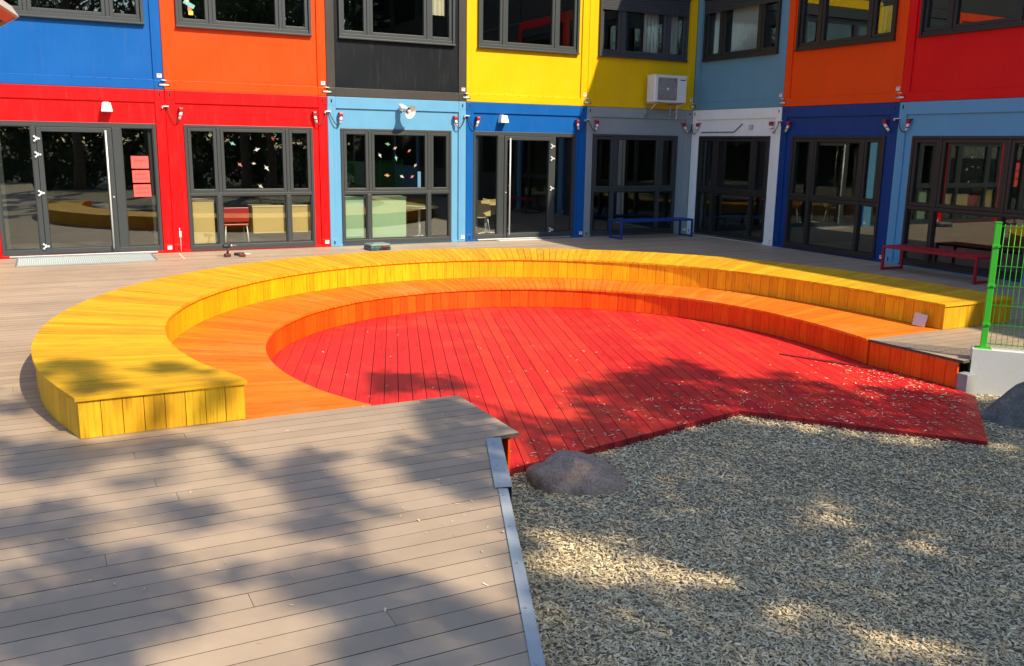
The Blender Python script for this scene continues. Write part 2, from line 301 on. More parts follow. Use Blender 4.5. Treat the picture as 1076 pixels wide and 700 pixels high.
def window_up(root,fx=.27,shut=0,warm=False):
    b=MB(); x0,x1,z0,z1=fx,fx+2.455,1.10,2.45; ya,yb=-.028,.10
    b.box(x0,x0+.05,ya,yb,z0+.03,z1,0,bev=.004); b.box(x1-.05,x1,ya,yb,z0+.03,z1,0,bev=.004)   # shutter guide rails
    b.box(x0-.012,x1+.012,-.045,.10,z0,z0+.03,0,bev=.004)      # sill
    b.box(x0+.05,x1-.05,-.004,.10,z0+.032,z0+.095,0,bev=.004); b.box(x0+.05,x1-.05,-.004,.10,z1-.06,z1,0,bev=.004)
    rects=[]
    for (a,c) in ((.575,.635),(1.845,1.905)): b.box(x0+a,x0+c,.0,yb,z0+.095,z1-.06,0,bev=.004)
    for (a,c) in ((.05,.575),(.635,1.845),(1.905,2.405)):
        bars(b,x0+a+.006,x0+c-.006,z0+.1,z1-.065,.058,.014,.08,0); r=(x0+a+.064,x0+c-.064,z0+.158,z1-.123); gasket(b,*r,.05); rects.append(r)
    w=b.build('window',[M['frame_warm' if warm else 'frame'],M['seal']],root)
    pane_part(w,rects)
    s=MB(); s.box(x0-.01,x1+.01,-.055,.03,z1+.003,z1+.245,0,bev=.012)
    s.build('shutter_box',M['frame_warm' if warm else 'frame'],root)
    if shut:
        s=MB(); n=int(shut/.052)
        for k in range(n): s.box(x0+.03,x1-.03,-.026,-.012,z1-.002-(k+1)*.052+.004,z1-.002-k*.052,0,bev=.005)
        s.box(x0+.03,x1-.03,-.03,-.008,z1-.03-n*.052,z1-.002-n*.052,0,bev=.004)
        s.build('roller_shutter',M['shutter'],root)
    return w
M['shutter']=plain('dark_shutter',(.035,.04,.045),.45)
def hinge(parent,x,z,y=-.004):
    b=MB(); b.box(x-.017,x+.017,y-.014,y+.012,z-.028,z+.028,0,bev=.005)
    for dx,dz in ((-.032,-.036),(-.032,.036),(.040,0)):
        b.tube([(x,y-.012,z),(x+dx,y-.014,z+dz)],.010,8,0)
        b.tube([(x+dx,y-.024,z+dz),(x+dx,y+.008,z+dz)],.018,10,0)
    return b.build('hinge',M['steel_bright'],parent)
M['steel_bright']=plain('bright_hinge_metal',(.75,.76,.76),.3,.3,.05)
def window_door(root,fx,wd,mirror=False):
    """glazed entrance: side light, door leaf, side light (all full height)"""
    z0,z1=.047,2.352; b=MB(); ya,yb=.006,.10
    f=(lambda x: fx+wd-x) if mirror else (lambda x: fx+x)
    bars(b,fx,fx+wd,z0,z1,.05,ya,yb,0,tb=.09,tt=.085)
    def bx(a,c,y0,y1,za,zb): 
        p,q=sorted((f(a),f(c))); b.box(p,q,y0,y1,za,zb,0,bev=.004)
    bx(.59,.735,ya+.003,yb,z0+.09,z1-.085); bx(1.945,2.02,ya+.003,yb,z0+.09,z1-.085)
    w=b.build('entrance_frame',[M['frame'],M['seal']],root)
    for a,c in ((.05,.59),(2.02,wd-.05)):
        b=MB(); p,q=sorted((f(a),f(c))); r=(p+.012,q-.012,z0+.102,z1-.097); bars(b,p+.002,q-.002,z0+.092,z1-.087,.01,.02,.06,0,bev=0); gasket(b,*r,.05)
        pane_part(b.build('side_light',[M['frame'],M['seal']],root),[r])
    d=MB(); p,q=sorted((f(.742),f(1.938)))
    bars(d,p,q,z0+.02,z1-.092,.078,-.006,.075,0,tb=.085); r=(p+.078,q-.078,z0+.105,z1-.17); gasket(d,*r,.04)
    door=d.build('door',[M['frame'],M['seal']],root); pane_part(door,[r],.045)
    h=MB(); hx=f(.845); h.tube([(hx,-.075,.13),(hx,-.075,2.22)],.016,12,0)
    for zz in (.25,1.2,2.1): h.tube([(hx,-.075,zz),(hx+(.0),-.003,zz)],.009,8,0)
    h.build('handle',M['inox'],door)
    k=MB(); lx=f(.78); k.tube([(lx,-.018,1.05),(lx,.0,1.05)],.014,12,0); k.build('lock_cylinder',M['inox'],door)
    for zz in (.20,1.13,1.79,2.06): hinge(door,f(1.94),zz)
    s=MB(); s.box(fx+.1,fx+wd-.1,-.03,.004,.012,.043,0,bev=.004); s.build('threshold',M['steel'],root)
    return w
def stickers(root,upper):
    b=MB(); z=.24 if upper else .10
    b.box(W-.112,W-.03,-.008,-.0035,z-.035,z+.035,0); b.box(W-.10,W-.055,-.0085,-.0079,z+.005,z+.022,1)
    b.build('type_plate_sticker',[M['sticker'],M['sticker_mark']],root)
def clamp(root,upper):
    b=MB()
    if upper: # bolt that ties this module's right corner to the next one
        b.tube([(W-.085,-.012,.078),(W+.085,-.012,.078)],.017,10,0); b.tube([(W-.012,-.012,.078),(W+.012,-.012,.078)],.026,8,0)
        b.tube([(W-.05,-.03,.165),(W+.045,-.03,.158)],.011,8,0)
    else:
        b.box(W-.065,W+.055,-.05,-.006,2.655,2.672,0,bev=.003); b.box(W-.065,W-.045,-.05,0,2.63,2.672,0)
    b.build('joint_clamp',M['steel_bright'],root)
def module(name,label,color,base,facade,i,upper,kind,fx=.30,shut=0,warm=False,pan=None):
    if facade==1: loc=(-W*(i+1),0,base); rz=0
    else: loc=(0,-W*i,base); rz=-math.pi/2
    root=thing(name,label,'container module',loc,rz,'coloured container modules around the court')
    frame_part(root,color,upper)
    if kind=='low': panel_part(root,pan or color,fx,fx+2.4,.047,2.352,False); window_low(root,fx,warm)
    elif kind=='up': panel_part(root,pan or color,.27,.27+2.455,1.10,2.45+.1,True); window_up(root,.27,shut,warm)
    elif kind=='doorD': panel_part(root,pan or color,.16+.02,.16+2.57,.047,2.352,False); window_door(root,.16+.02,2.55)
    elif kind=='doorA': panel_part(root,pan or color,.19,.19+2.62,.047,2.352,False); window_door(root,.19,2.62,True)
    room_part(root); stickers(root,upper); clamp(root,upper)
    return root
ML={}
def mod(key,*a,**k): ML[key]=module(*a,**k)
# sunny row, from the corner (i=0) leftwards
mod('E0','container_module','ground-floor grey container module with blue bench before its dark window, next to the inner corner','grey',0,1,0,False,'low',.20)
mod('D0','container_module','ground-floor blue container module with glazed door and long steel handle','blue',0,1,1,False,'doorD')
mod('C0','container_module','ground-floor light blue container module with horn loudspeaker above the window','light_blue',0,1,2,False,'low',.265)
mod('B0','container_module','ground-floor red container module with three-light window, between red entrance and light blue module','red',0,1,3,False,'low')
mod('A0','container_module','ground-floor red container module with glazed entrance and three red notices','red',0,1,4,False,'doorA')
mod('E1','container_module','upper yellow container module carrying the white air conditioner','yellow',H,1,0,True,'up',shut=.32)
mod('D1','container_module','upper yellow container module fully in sun beside the black module','yellow',H,1,1,True,'up')
mod('C1','container_module','upper black container module with grey frame, between orange and yellow','dark_grey',H,1,2,True,'up',pan='black')
mod('B1','container_module','sunlit upper orange container module above the red window module','orange',H,1,3,True,'up')
mod('A1','container_module','upper blue container module above the red entrance','blue',H,1,4,True,'up')
# shaded row, from the corner towards the camera
mod('F0','container_module','ground-floor white container module with dark window in the inner corner','white',0,2,0,False,'low',.275,warm=True)
mod('G0','container_module','ground-floor dark blue container module on the shaded side','dark_blue',0,2,1,False,'low',.335,warm=True)
mod('H0','container_module','ground-floor light blue container module behind the dark red bench','light_blue',0,2,2,False,'low',.335,warm=True)
mod('F1','container_module','upper steel blue container module in the inner corner beside the yellow one','steel_blue',H,2,0,True,'up',shut=.30,warm=True)
mod('G1','container_module','upper orange container module on the shaded side above dark blue','orange',H,2,1,True,'up',warm=True)
mod('H1','container_module','upper red container module on the shaded side above light blue','red',H,2,2,True,'up',warm=True)

# unseen next bays; shaded wing, top storey and roof sized for the shadow edge
def wing(name,label,x0,x1,y0,y1,z0,z1,face,cols,storeys):
    root=thing(name,label,'building',((x0+x1)/2,(y0+y1)/2,z0))
    ox,oy,oz=root.location
    b=MB(); b.box(x0-ox,x1-ox,y0-oy,y1-oy,0.002,z1-z0,0); b.build('wall',M['grey'],root)
    n=int(round(((x1-x0) if face=='y' else (y1-y0))/W)); p=MB(); wl_=[]
    for s in range(storeys):
        for k in range(n):
            c=(k*3+s*2+1)%len(cols); za=s*H+.02; zb=za+H-.04
            if face=='y':
                xa=x0-ox+k*W+.02; xb=xa+W-.04; yy=y0-oy; p.box(xa,xb,yy-.02,yy+.01,za,zb,c); wl_.append((xa+.28,xb-.28,yy-.045,yy-.015,za+1.1,za+2.35))
            else:
                ya=y1-oy-(k+1)*W+.02; yb=ya+W-.04; xx=x0-ox; p.box(xx-.02,xx+.01,ya,yb,za,zb,c); wl_.append((xx-.045,xx-.015,ya+.28,yb-.28,za+1.1,za+2.35))
    p.build('wall_panel',[M[c] for c in cols],root)
    for r in wl_: g=MB(); g.box(*r,bev=.01); g.build('window',M['wingglass'],root)
    return root
M['wingglass']=plain('dark_wing_glass',(.01,.012,.014),.06,0,.1,1,0)
wing('building_wing','unseen container wing past the light blue module, extended for its shadow',.06,4.3,-W*9,-W*3-.004,0,2*H,'x',['grey','dark_grey','steel_blue','dark_grey'],2)
wing('building_wing','container wing continuing along the sunny side beyond the red entrance',-W*8,-W*5-.004,.06,4.3,0,2*H,'y',['orange','light_blue','blue','yellow'],2)
wing('unseen_storey','unseen third storey of containers assumed over the sunny row',-W*8,0,.06,4.3,2*H+.004,3*H,'y',['grey','dark_grey','steel_blue'],1)
wing('unseen_storey','unseen third storey added over the shaded row to cast its shadow',.06,4.3,-W*9,0,2*H+.004,3*H,'x',['dark_grey','grey','dark_grey','dark_grey'],1)
b=MB(); b.prism([(-W*8-.3,-.55),(-.72,-.55),(-.72,-W*9-.5),(5,-W*9-.5),(5,5),(-W*8-.3,5)],0,.30); tag(b.build('unseen_roof',plain('grey_roof',(.2,.2,.2),.8),None,loc=(0,0,3*H+.004)),'unseen flat roof slab with its overhang sized for the shadow edge','roof')  # unseen slab; height and overhang chosen to place the shadow edge

b=MB(); b.box(-.0035,.19,-.0035,.19,.002,3*H-.01); tag(b.build('corner_light_block',M['seal']),'black strip added to block light in the inner corner between the two container rows','light blocker')  # added strip that stops light leaking through the corner gap
# ------------------------------------------------------------------ red/white plug connectors hanging at the module corners
def connector(label,facade,i,side,tilt=0,cab=True):
    if facade==1: loc=(-W*(i+1),0,0); rz=0
    else: loc=(0,-W*i,0); rz=-math.pi/2
    xl=.262 if side=='l' else W-.262
    m=Matrix.Translation(loc)@Matrix.Rotation(rz,4,'Z'); p=m@Vector((xl,-.0,2.60))
    root=thing('power_connector',label,'power connector',p,rz,'red and white power connectors under the container corners')
    s=-1 if side=='l' else 1
    b=MB(); b.box(-.038,.038,-.07,.034,.040,.054,0,bev=.005); b.box(-.036,.036,-.075,-.01,-.03,.040,0,bev=.010); b.build('plug_cap',M['cap_red'],root)
    b=MB(); b.tube([(0,-.045,-.028),(s*tilt*.2,-.045,-.09),(s*tilt*.45,-.045,-.16)],[.026,.028,.021],12,0); b.tube([(s*tilt*.22,-.045,-.085),(s*tilt*.25,-.045,-.105)],.031,12,1); b.build('plug_body',[M['offwhite'],M['cap_red']],root)
    if cab:
        e=(s*(.24),-.03,.06); d=.10+.05*random.random()
        pts=[]
        for t in np.linspace(0,1,14):
            x=s*tilt*.45*(1-t)+e[0]*t; z=-.155*(1-t)+e[2]*t-d*4*t*(1-t)*(1.1-.5*t); pts.append((x,-.055*(1-t)+e[1]*t-.02*math.sin(3.14*t),z))
        b=MB(); b.tube(pts,.009,8,0); b.build('cable',M['cable'],root)
    return root
names={(1,0):'the grey module',(1,1):'the blue door module',(1,2):'the loudspeaker module',(1,3):'the red window module',(2,0):'the white module',(2,1):'the dark blue module',(2,2):'the module behind the red bench'}
for (fc,i),nm in names.items():
    connector('red-white power plug at the upper left corner of '+nm,fc,i,'l',.05+.1*random.random())
    if (fc,i)!=(2,2): connector('red-white power plug at the upper right corner of '+nm,fc,i,'r',.05+.25*random.random())

def local(facade,i):
    return (Matrix.Translation((-W*(i+1),0,0)) if facade==1 else Matrix.Translation((0,-W*i,0))@Matrix.Rotation(-math.pi/2,4,'Z'))
# ------------------------------------------------------------------ wall fittings
def floodlight(label,u):
    root=thing('wall_light',label,'wall light',(u,0,2.62),0); root.scale=(.88,.88,.88)
    b=MB(); b.hexa([(-.105,-.17,-.085),(.105,-.17,-.085),(.105,.03,-.085),(-.105,.03,-.085),(-.075,-.13,.085),(.075,-.13,.085),(.075,.03,.085),(-.075,.03,.085)])
    b.build('lamp_housing',M['offwhite'],root)
    b=MB(); b.box(-.088,.088,-.155,.0,-.096,-.087,0,bev=.003); b.build('lamp_glass',plain('frosted_glass',(.6,.62,.62),.2,0,.02),root)
    b=MB(); b.box(-.05,.05,.0,.034,.09,.11,0); b.build('mounting_bracket',M['steel'],root)
floodlight('small white wall light over the red entrance with the notices',-12.97)
floodlight('small white wall light over the blue door module',-5.14)
# horn loudspeaker
root=thing('horn_loudspeaker','white round horn loudspeaker mounted above the light blue module window','loudspeaker',(-7.45,0,2.78))
b=MB()
ax=Vector((.34,-.86,-.38)).normalized(); s0=Vector((.0,-.13,.0))
prof=[(.0,.045),(.05,.05),(.09,.052),(.12,.06),(.16,.075),(.20,.10),(.225,.125),(.235,.135)]
b.tube([s0+ax*d for d,r in prof],[r for d,r in prof],24,0,cap=False)
prof2=[(.233,.131),(.215,.112),(.18,.08),(.13,.05)]
b.tube([s0+ax*d for d,r in prof2],[r for d,r in prof2],24,0,cap=False)
n=24; b.build('horn',M['offwhite'],root)
b=MB(); b.tube([s0+ax*.125,s0+ax*.135],.056,20,0); b.build('horn_throat',M['hole'],root)
b=MB(); b.tube([s0+ax*.12,s0+ax*.20,s0+ax*.215],[.03,.033,.012],16,0); b.build('phase_plug',M['offwhite'],root)
b=MB(); b.tube([s0-ax*.085,s0-ax*.07,s0+ax*.03],[.03,.052,.055],16,0); b.build('driver_housing',M['offwhite'],root)
b=MB(); b.box(-.04,.04,-.012,.0,-.06,.08,0); b.tube([(0,-.01,.02),(0,-.09,.05),(0,-.13,.0)],.012,8,0); b.build('mounting_bracket',M['offwhite'],root)
# air conditioner
root=thing('air_conditioner','white outdoor air conditioner unit on wall brackets under the shaded yellow window','air conditioner',(-1.02,0,3.09))
b=MB(); b.box(-.45,.45,-.45,-.13,0,.60,0,bev=.018); 
for k in range(13): b.box(-.456,-.449,-.41+k*.02,-.40+k*.02,.06,.54,0)
b.box(-.458,.458,-.458,-.122,.585,.612,0,bev=.008); b.build('casing',plain('ac_white',(.70,.70,.67),.4,0,.05),root)
b=MB(); cx,cz=-.10,.30
b.box(cx-.27,cx+.27,-.4535,-.449,cz-.25,cz+.25,1)
for k in range(1,9):
    r=.03*k; b.tube([(cx+r*math.cos(t),-.462,cz+r*math.sin(t)) for t in np.linspace(0,6.2832,33)],.0035,6,0,cap=False)
for k in range(12):
    t=math.pi*k/6; b.tube([(cx+.03*math.cos(t),-.464,cz+.03*math.sin(t)),(cx+.245*math.cos(t),-.464,cz+.245*math.sin(t))],.003,6,0)
for k in range(26):
    zz=cz-.24+k*.0192; b.box(cx-.265,cx+.265,-.4575,-.4545,zz-.002,zz+.002,0)
b.build('fan_grille',[plain('grille_grey',(.42,.43,.42),.5,0,.03),plain('fan_dark',(.16,.16,.16),.7)],root)
b=MB(); b.tube([(cx,-.475,cz),(cx,-.462,cz)],.03,16,0); b.build('fan_hub',M['offwhite'],root)
b=MB(); b.box(.255,.40,-.4545,-.4495,.50,.525,0); b.build('badge',plain('badge_blue',(.02,.05,.16),.4),root)
for x in (-.38,.34):
    b=MB(); b.box(x-.018,x+.018,-.50,-.0,-.035,-.004,0); b.box(x-.018,x+.018,-.012,.0,-.33,-.004,0)
    b.tube([(x,-.012,-.31),(x,-.40,-.035)],.013,8,0); b.build('wall_bracket',M['steel'],root)
b=MB(); b.tube([(.40,-.2,.12),(.47,-.16,.05),(.49,-.06,-.05),(.49,-.045,-.36)],.018,10,0); b.build('drain_pipe',M['offwhite'],root)
# small fittings on the white module: thin conduit and junction box
root=thing('cable_conduit','thin grey conduit under the white module beam, bent up at its end','conduit',tuple(local(2,0)@Vector((.35,0,2.40))),-math.pi/2)
b=MB(); b.tube([(0,.012,.04),(1.15,.012,.04),(1.42,.012,.22)],.012,8,0); b.build('conduit_tube',plain('conduit_grey',(.13,.13,.13),.5),root)
root=thing('junction_box','small grey square junction box on the white module','junction box',tuple(local(2,0)@Vector((2.06,0,2.55))),-math.pi/2)
b=MB(); b.box(-.055,.055,-.012,.03,-.05,.05,0,bev=.008); b.build('box_body',plain('box_grey',(.40,.41,.41),.5),root)
b=MB(); b.box(-.04,.04,-.017,-.011,-.036,.036,0,bev=.004); b.build('lid',plain('box_lid',(.5,.51,.51),.5),root)
# notices on the entrance glass
PAPER=plain('red_paper',(.90,.10,.085),.6,0,.04,20,0); INK=plain('dark_red_ink',(.60,.03,.03),.6,0,.1,20,0)
for k,(zz,lab,rot) in enumerate(((1.665,'topmost of the three red notices on the entrance glass',.0),(1.41,'middle one of the three red notices on the entrance glass',-.01),(1.155,'lowest of the three red notices on the entrance glass',-.02))):
    o=thing('paper_notice',lab,'notice',(-12.475+.006*k,.048,zz),0,'red notices on the entrance glass')
    b=MB(); mm=Matrix.Rotation(rot,4,'Y'); b.box(-.147,.147,-.0015,.0015,-.110,.110,0,mm)
    for row,(z1,wd) in enumerate(((.045,.20),(-.035,.22)) if k else ((.03,.21),)):
        x=-wd/2; rr=random.Random(k*7+row)
        while x<wd/2:     # illegible handwriting
            w_=.010+.012*rr.random(); h_=.018+.022*rr.random()
            b.box(x,x+w_*.45,-.0025,-.0014,z1-h_/2,z1+h_/2,1,mm); b.box(x,x+w_,-.0025,-.0014,z1-h_/2,z1-h_/2+.006,1,mm); x+=w_+.006
    b.build('paper',[PAPER,INK],o)
# paper birds
def bird(label,u,z,col,s,rot,flip=1):
    o=thing('paper_bird',label,'paper bird',(u,.052,z),0,'paper birds stuck on the windows')
    pts=[(-.5,.05),(-.28,.02),(-.10,.12),(.02,.42),(.10,.14),(.30,.16),(.42,.10),(.54,.06),(.40,.0),(.20,-.10),(.05,-.12),(-.02,-.34),(-.12,-.10),(-.30,-.04)]
    mm=Matrix.Rotation(rot,4,'Y'); n=len(pts); b=MB()
    v=[mm@Vector((x*s*flip*.85,-.002,y*s*.72)) for x,y in pts]+[mm@Vector((x*s*flip*.85,.0,y*s*.72)) for x,y in pts]
    b.add(v,[tuple(range(n)),tuple(range(n,2*n))[::-1]]+[(i,(i+1)%n,n+(i+1)%n,n+i) for i in range(n)]); b.build('bird_shape',col,o)
bc={c:plain('paper_'+c,tuple(q*.7 for q in v),.7,0,.05,10,0) for c,v in dict(white=(.75,.75,.72),teal=(.25,.62,.55),pink=(.70,.22,.20),cream=(.70,.60,.42),green=(.22,.50,.22),orange=(.75,.40,.14),blue=(.12,.32,.50),darkred=(.40,.05,.05)).items()}
B0=-W*4+.30; C0=-W*3+.265
for lab,px,pz,c,s,r,fl in (('teal paper bird near the top left of the red module window',.86,2.02,'teal',.15,.5,1),('large white paper bird high in the middle of the red module window',1.31,1.91,'white',.16,-.3,1),('dark red paper bird high on the right of the red module window',1.62,2.13,'darkred',.12,1.2,1),('pink paper bird low on the left of the red module window',.98,1.63,'pink',.14,.8,1),('small white paper bird in the centre of the red module window',1.24,1.65,'white',.11,.2,1),('slim white paper bird diving on the right of the red module window',1.48,1.57,'white',.17,1.0,1),('white paper bird near the bottom of the red module window',1.35,1.22,'cream',.15,.7,1)):
    bird(lab,B0+px,pz,bc[c],s,r,fl)
for lab,px,pz,c,s,r,fl in (('green paper bird topmost in the light blue module window',1.0,2.05,'green',.15,.1,-1),('white paper bird beside the green one in the light blue window',1.15,1.97,'cream',.12,-.5,1),('slim white paper bird at the left of the light blue window',.82,1.83,'white',.14,1.1,1),('teal paper bird hanging below the green one in the light blue window',1.17,1.78,'teal',.15,1.5,1),('pink paper bird at the upper right of the light blue window',1.46,1.92,'pink',.12,-.6,1),('cream paper bird at the right edge of the light blue window',1.60,1.63,'cream',.12,-1.0,-1),('orange paper bird at the lower left of the light blue window',.98,1.42,'orange',.16,.0,-1),('white paper bird low in the middle of the light blue window',1.29,1.40,'white',.14,.6,1),('orange and pink paper bird at the lower right of the light blue window',1.52,1.39,'pink',.13,-.5,1)):
    bird(lab,C0+px,pz,bc[c],s,r,fl)
b=MB(); b.box(-.035,.035,-.0015,.0015,-.17,.17); o=b.build('paper_strip',bc['blue'],None,loc=(C0+1.68,.052,1.33)); tag(o,'tall blue paper strip stuck low on the light blue module window','paper strip')
# paper figure in the upper orange window and curtain strip in the shaded one
root=thing('paper_figure','colourful paper figure in the left pane of the sunlit upper orange window','paper decoration',(-W*4+.27+.24,.054,H+1.50))
b=MB(); b.box(-.10,.10,-.001,.001,-.02,.05,0,Matrix.Rotation(.5,4,'Y')); b.box(-.02,.03,-.0015,.002,.05,.30,1,Matrix.Rotation(-.35,4,'Y')); b.box(-.01,.07,-.001,.001,-.17,-.10,2); b.box(-.02,.05,-.0008,.0012,-.10,-.02,3); b.build('paper',[bc['teal'],bc['white'],plain('paper_yellow',(.8,.6,.05),.6,0,.05),bc['pink']],root)
# ------------------------------------------------------------------ things seen through the glass
def cabinet(label,u0,u1,z0,z1,y0,dp,c,ctop,door=True):
    root=thing('low_cabinet',label,'cabinet',((u0+u1)/2,y0+dp/2,z0)); w=(u1-u0)/2
    b=MB(); b.box(-w,w,-dp/2,dp/2,0,z1-z0-.03,0,bev=.004); b.build('cabinet_body',c,root)
    b=MB(); b.box(-w-.01,w+.01,-dp/2-.012,dp/2,z1-z0-.03+.001,z1-z0,0,bev=.004); b.build('tabletop',ctop,root)
beech=plain('beech_laminate',(.52,.38,.15),.5,0,.06,3); beecht=plain('beech_top',(.66,.52,.27),.45,0,.06,3); mint=plain('mint_laminate',(.29,.44,.28),.5,0,.06,3); mintt=plain('mint_top',(.46,.60,.44),.5,0,.05,3)
cabinet('beech cabinet behind the left lower pane of the red module window',B0+.09,B0+.48,.06,.97,.13,.4,beech,beecht)
cabinet('wide beech cabinet behind the middle lower pane of the red module window',B0+1.20,B0+1.83,.30,.84,.13,.45,beech,beecht)
cabinet('beech cabinet behind the right lower pane of the red module window',B0+1.93,B0+2.40,.30,.84,.15,.45,beech,beecht)
root=thing('red_chair','small red chair behind the middle pane of the red module window','chair',(B0+.90,.42,.03))
b=MB(); b.box(-.24,.24,-.20,.20,.42,.46,0,bev=.015); b.build('seat',M['cap_red'],root)
b=MB(); b.box(-.24,.24,-.24,-.21,.50,.78,0,bev=.012); b.build('backrest',M['cap_red'],root)
for sx in (-1,1):
    for sy in (-1,1): b=MB(); b.tube([(sx*.2,sy*.18,.42),(sx*.23,sy*.21,.0)],.012,8,0); b.build('leg',M['inox'],root)
cabinet('mint green cabinet behind the lower left pane of the light blue module window',C0+.06,C0+.50,.10,.98,.13,.4,mint,mintt)
cabinet('wide mint green cabinet behind the middle lower pane of the light blue window',C0+.63,C0+1.42,.10,.98,.15,.4,mint,mintt)
def table(label,x,y,z,c,r=.45,one=True):
    root=thing('round_table',label,'table',(x,y,.03)); b=MB(); n=28
    b.prism([(r*math.cos(2*math.pi*k/n),r*math.sin(2*math.pi*k/n)) for k in range(n)],z-.03,z); b.build('tabletop',c,root)
    b=MB(); b.tube([(0,0,.02),(0,0,z-.03)],.03,12,0); b.build('leg',M['inox'],root)
    b=MB(); 
    for k in range(4): a=math.pi*k/2+.4; b.tube([(0,0,.05),(.32*math.cos(a),.32*math.sin(a),.02)],.02,8,0)
    b.build('foot_cross',M['inox'],root)
table('white round table on one leg inside the light blue module',C0+1.95,.75,.70,mintt,.42)
table('pale table seen through the blue module door',-W*2+.95,1.0,.74,beecht,.50)
def chair(label,x,y,rz,c):
    root=thing('shell_chair',label,'chair',(x,y,.03),rz)
    b=MB(); n=9
    g=[[(-.21+.42*i/(n-1),) for i in range(n)] for _ in range(2)]
    vs=[];fs=[]
    prof=[(.20,.44),(.16,.455),(.0,.44),(-.14,.45),(-.20,.52),(-.23,.66),(-.25,.80)]
    for j,(yy,zz) in enumerate(prof):
        for i in range(n):
            t=(i/(n-1)-.5)*2; wv=.21*(1-.12*abs(j-3)/3); vs.append((t*wv,yy,zz+.03*t*t))
    vs2=[(x_,y_-.012,z_-.012) for x_,y_,z_ in vs]; m_=len(vs)
    for j in range(len(prof)-1):
        for i in range(n-1):
            a=j*n+i; fs.append((a,a+1,a+n+1,a+n)); fs.append((m_+a,m_+a+n,m_+a+n+1,m_+a+1))
    b.add(vs+vs2,fs,0,smooth=True); b.build('seat_shell',c,root)
    for sx in (-1,1):
        for sy in (-1,1): b=MB(); b.tube([(sx*.14,sy*.12,.44),(sx*.20,sy*.19,.0)],.010,8,0); b.build('leg',M['inox'],root)
chair('pale wooden shell chair inside the blue door module left of its door',-W*2+.62,.55,2.6,beecht)
chair('darker shell chair further back inside the blue door module',-W*2+1.30,1.35,-.6,beech)
# curtains inside upper windows
curt=plain('pale_curtain',(.36,.40,.38),.8,0,.1,3,0)
def curtain(label,facade,i,x0,x1,z0,z1,c,yy=.16):
    m=local(facade,i); p=m@Vector(((x0+x1)/2,yy,0)); root=thing('curtain',label,'curtain',(p.x,p.y,H+z0),0 if facade==1 else -math.pi/2)
    b=MB(); n=int((x1-x0)/.02); pts=[(-(x1-x0)/2+.02*k,.014*math.sin(k*1.3)) for k in range(n+1)]
    vs=[(x,y,0) for x,y in pts]+[(x,y,z1-z0) for x,y in pts]+[(x,y+.004,0) for x,y in pts]+[(x,y+.004,z1-z0) for x,y in pts]; q=n+1
    fs=[(k,k+1,q+k+1,q+k) for k in range(n)]+[(2*q+k,3*q+k,3*q+k+1,2*q+k+1) for k in range(n)]
    b.add(vs,fs,0,smooth=True); b.build('fabric',c,root)
curtain('cream blind in the right pane of the upper black module window',1,2,.27+1.99,.27+2.32,1.70,2.42,plain('cream_blind',(.58,.53,.38),.8,0,.05))
curtain('pale curtain in the right pane of the shaded upper yellow window',1,0,.27+1.98,.27+2.30,1.2,2.3,curt)
curtain('pale curtain in the middle pane of the shaded upper yellow window',1,0,.27+1.30,.27+1.74,1.2,2.3,curt)
curtain('pale curtain in the left pane of the upper steel blue window',2,0,.27+.18,.27+.42,1.2,2.3,curt)
curtain('wide pale curtain in the middle pane of the upper steel blue window',2,0,.27+.78,.27+1.70,1.2,2.3,curt)
curtain('yellow cloth hanging in the right pane of the shaded upper orange window',2,1,.27+2.02,.27+2.28,1.25,1.75,plain('yellow_cloth',(.8,.6,.03),.7,0,.05),.12)
from mathutils.geometry import tessellate_polygon
# ------------------------------------------------------------------ curves of the round bench
def dense(pts,n=240):
    P=np.array(pts); m=len(P); P=np.vstack([2*P[0]-P[1],P,2*P[-1]-P[-2]]); out=[]
    for t in np.linspace(0,m-1,n):
        i=min(int(t),m-2); f=t-i; p0,p1,p2,p3=P[i:i+4]
        out.append(.5*((2*p1)+(-p0+p2)*f+(2*p0-5*p1+4*p2-p3)*f*f+(-p0+3*p1-3*p2+p3)*f**3))
    return np.array(out)
class Curve:
    def __init__(s,pts,yl,yr):
        P=dense(pts)
        P[0,1]=yl; P[-1,1]=yr
        s.P=P; d=np.hypot(*np.diff(P,axis=0).T); s.L=np.concatenate([[0],np.cumsum(d)]); s.len=s.L[-1]
    def at(s,t):   # t 0..1 arc length
        l=t*s.len; return np.array([np.interp(l,s.L,s.P[:,0]),np.interp(l,s.L,s.P[:,1])])
    def nrm(s,t):
        a=s.at(max(0,t-.004)); b=s.at(min(1,t+.004)); d=b-a; d/=np.hypot(*d); return np.array([-d[1],d[0]])
def shift(c,off,yl,yr):
    o=object.__new__(Curve); T=np.linspace(0,1,240); P=np.array([c.at(t)+c.nrm(t)*off for t in T]); P[0,1]=yl; P[-1,1]=yr
    o.P=P; d=np.hypot(*np.diff(P,axis=0).T); o.L=np.concatenate([[0],np.cumsum(d)]); o.len=o.L[-1]; return o
YL,YR=-11.05,-10.85
cYO=Curve(YO,YL,YR); cYI=Curve(YI,YL,YR); cOI=Curve(OI,YL-.02,YR-.01)
MIDP=[tuple(cYI.at(t)*.55+cYO.at(t)*.45) for t in np.linspace(0,1,60)]
cMID=Curve(MIDP,YL,YR)
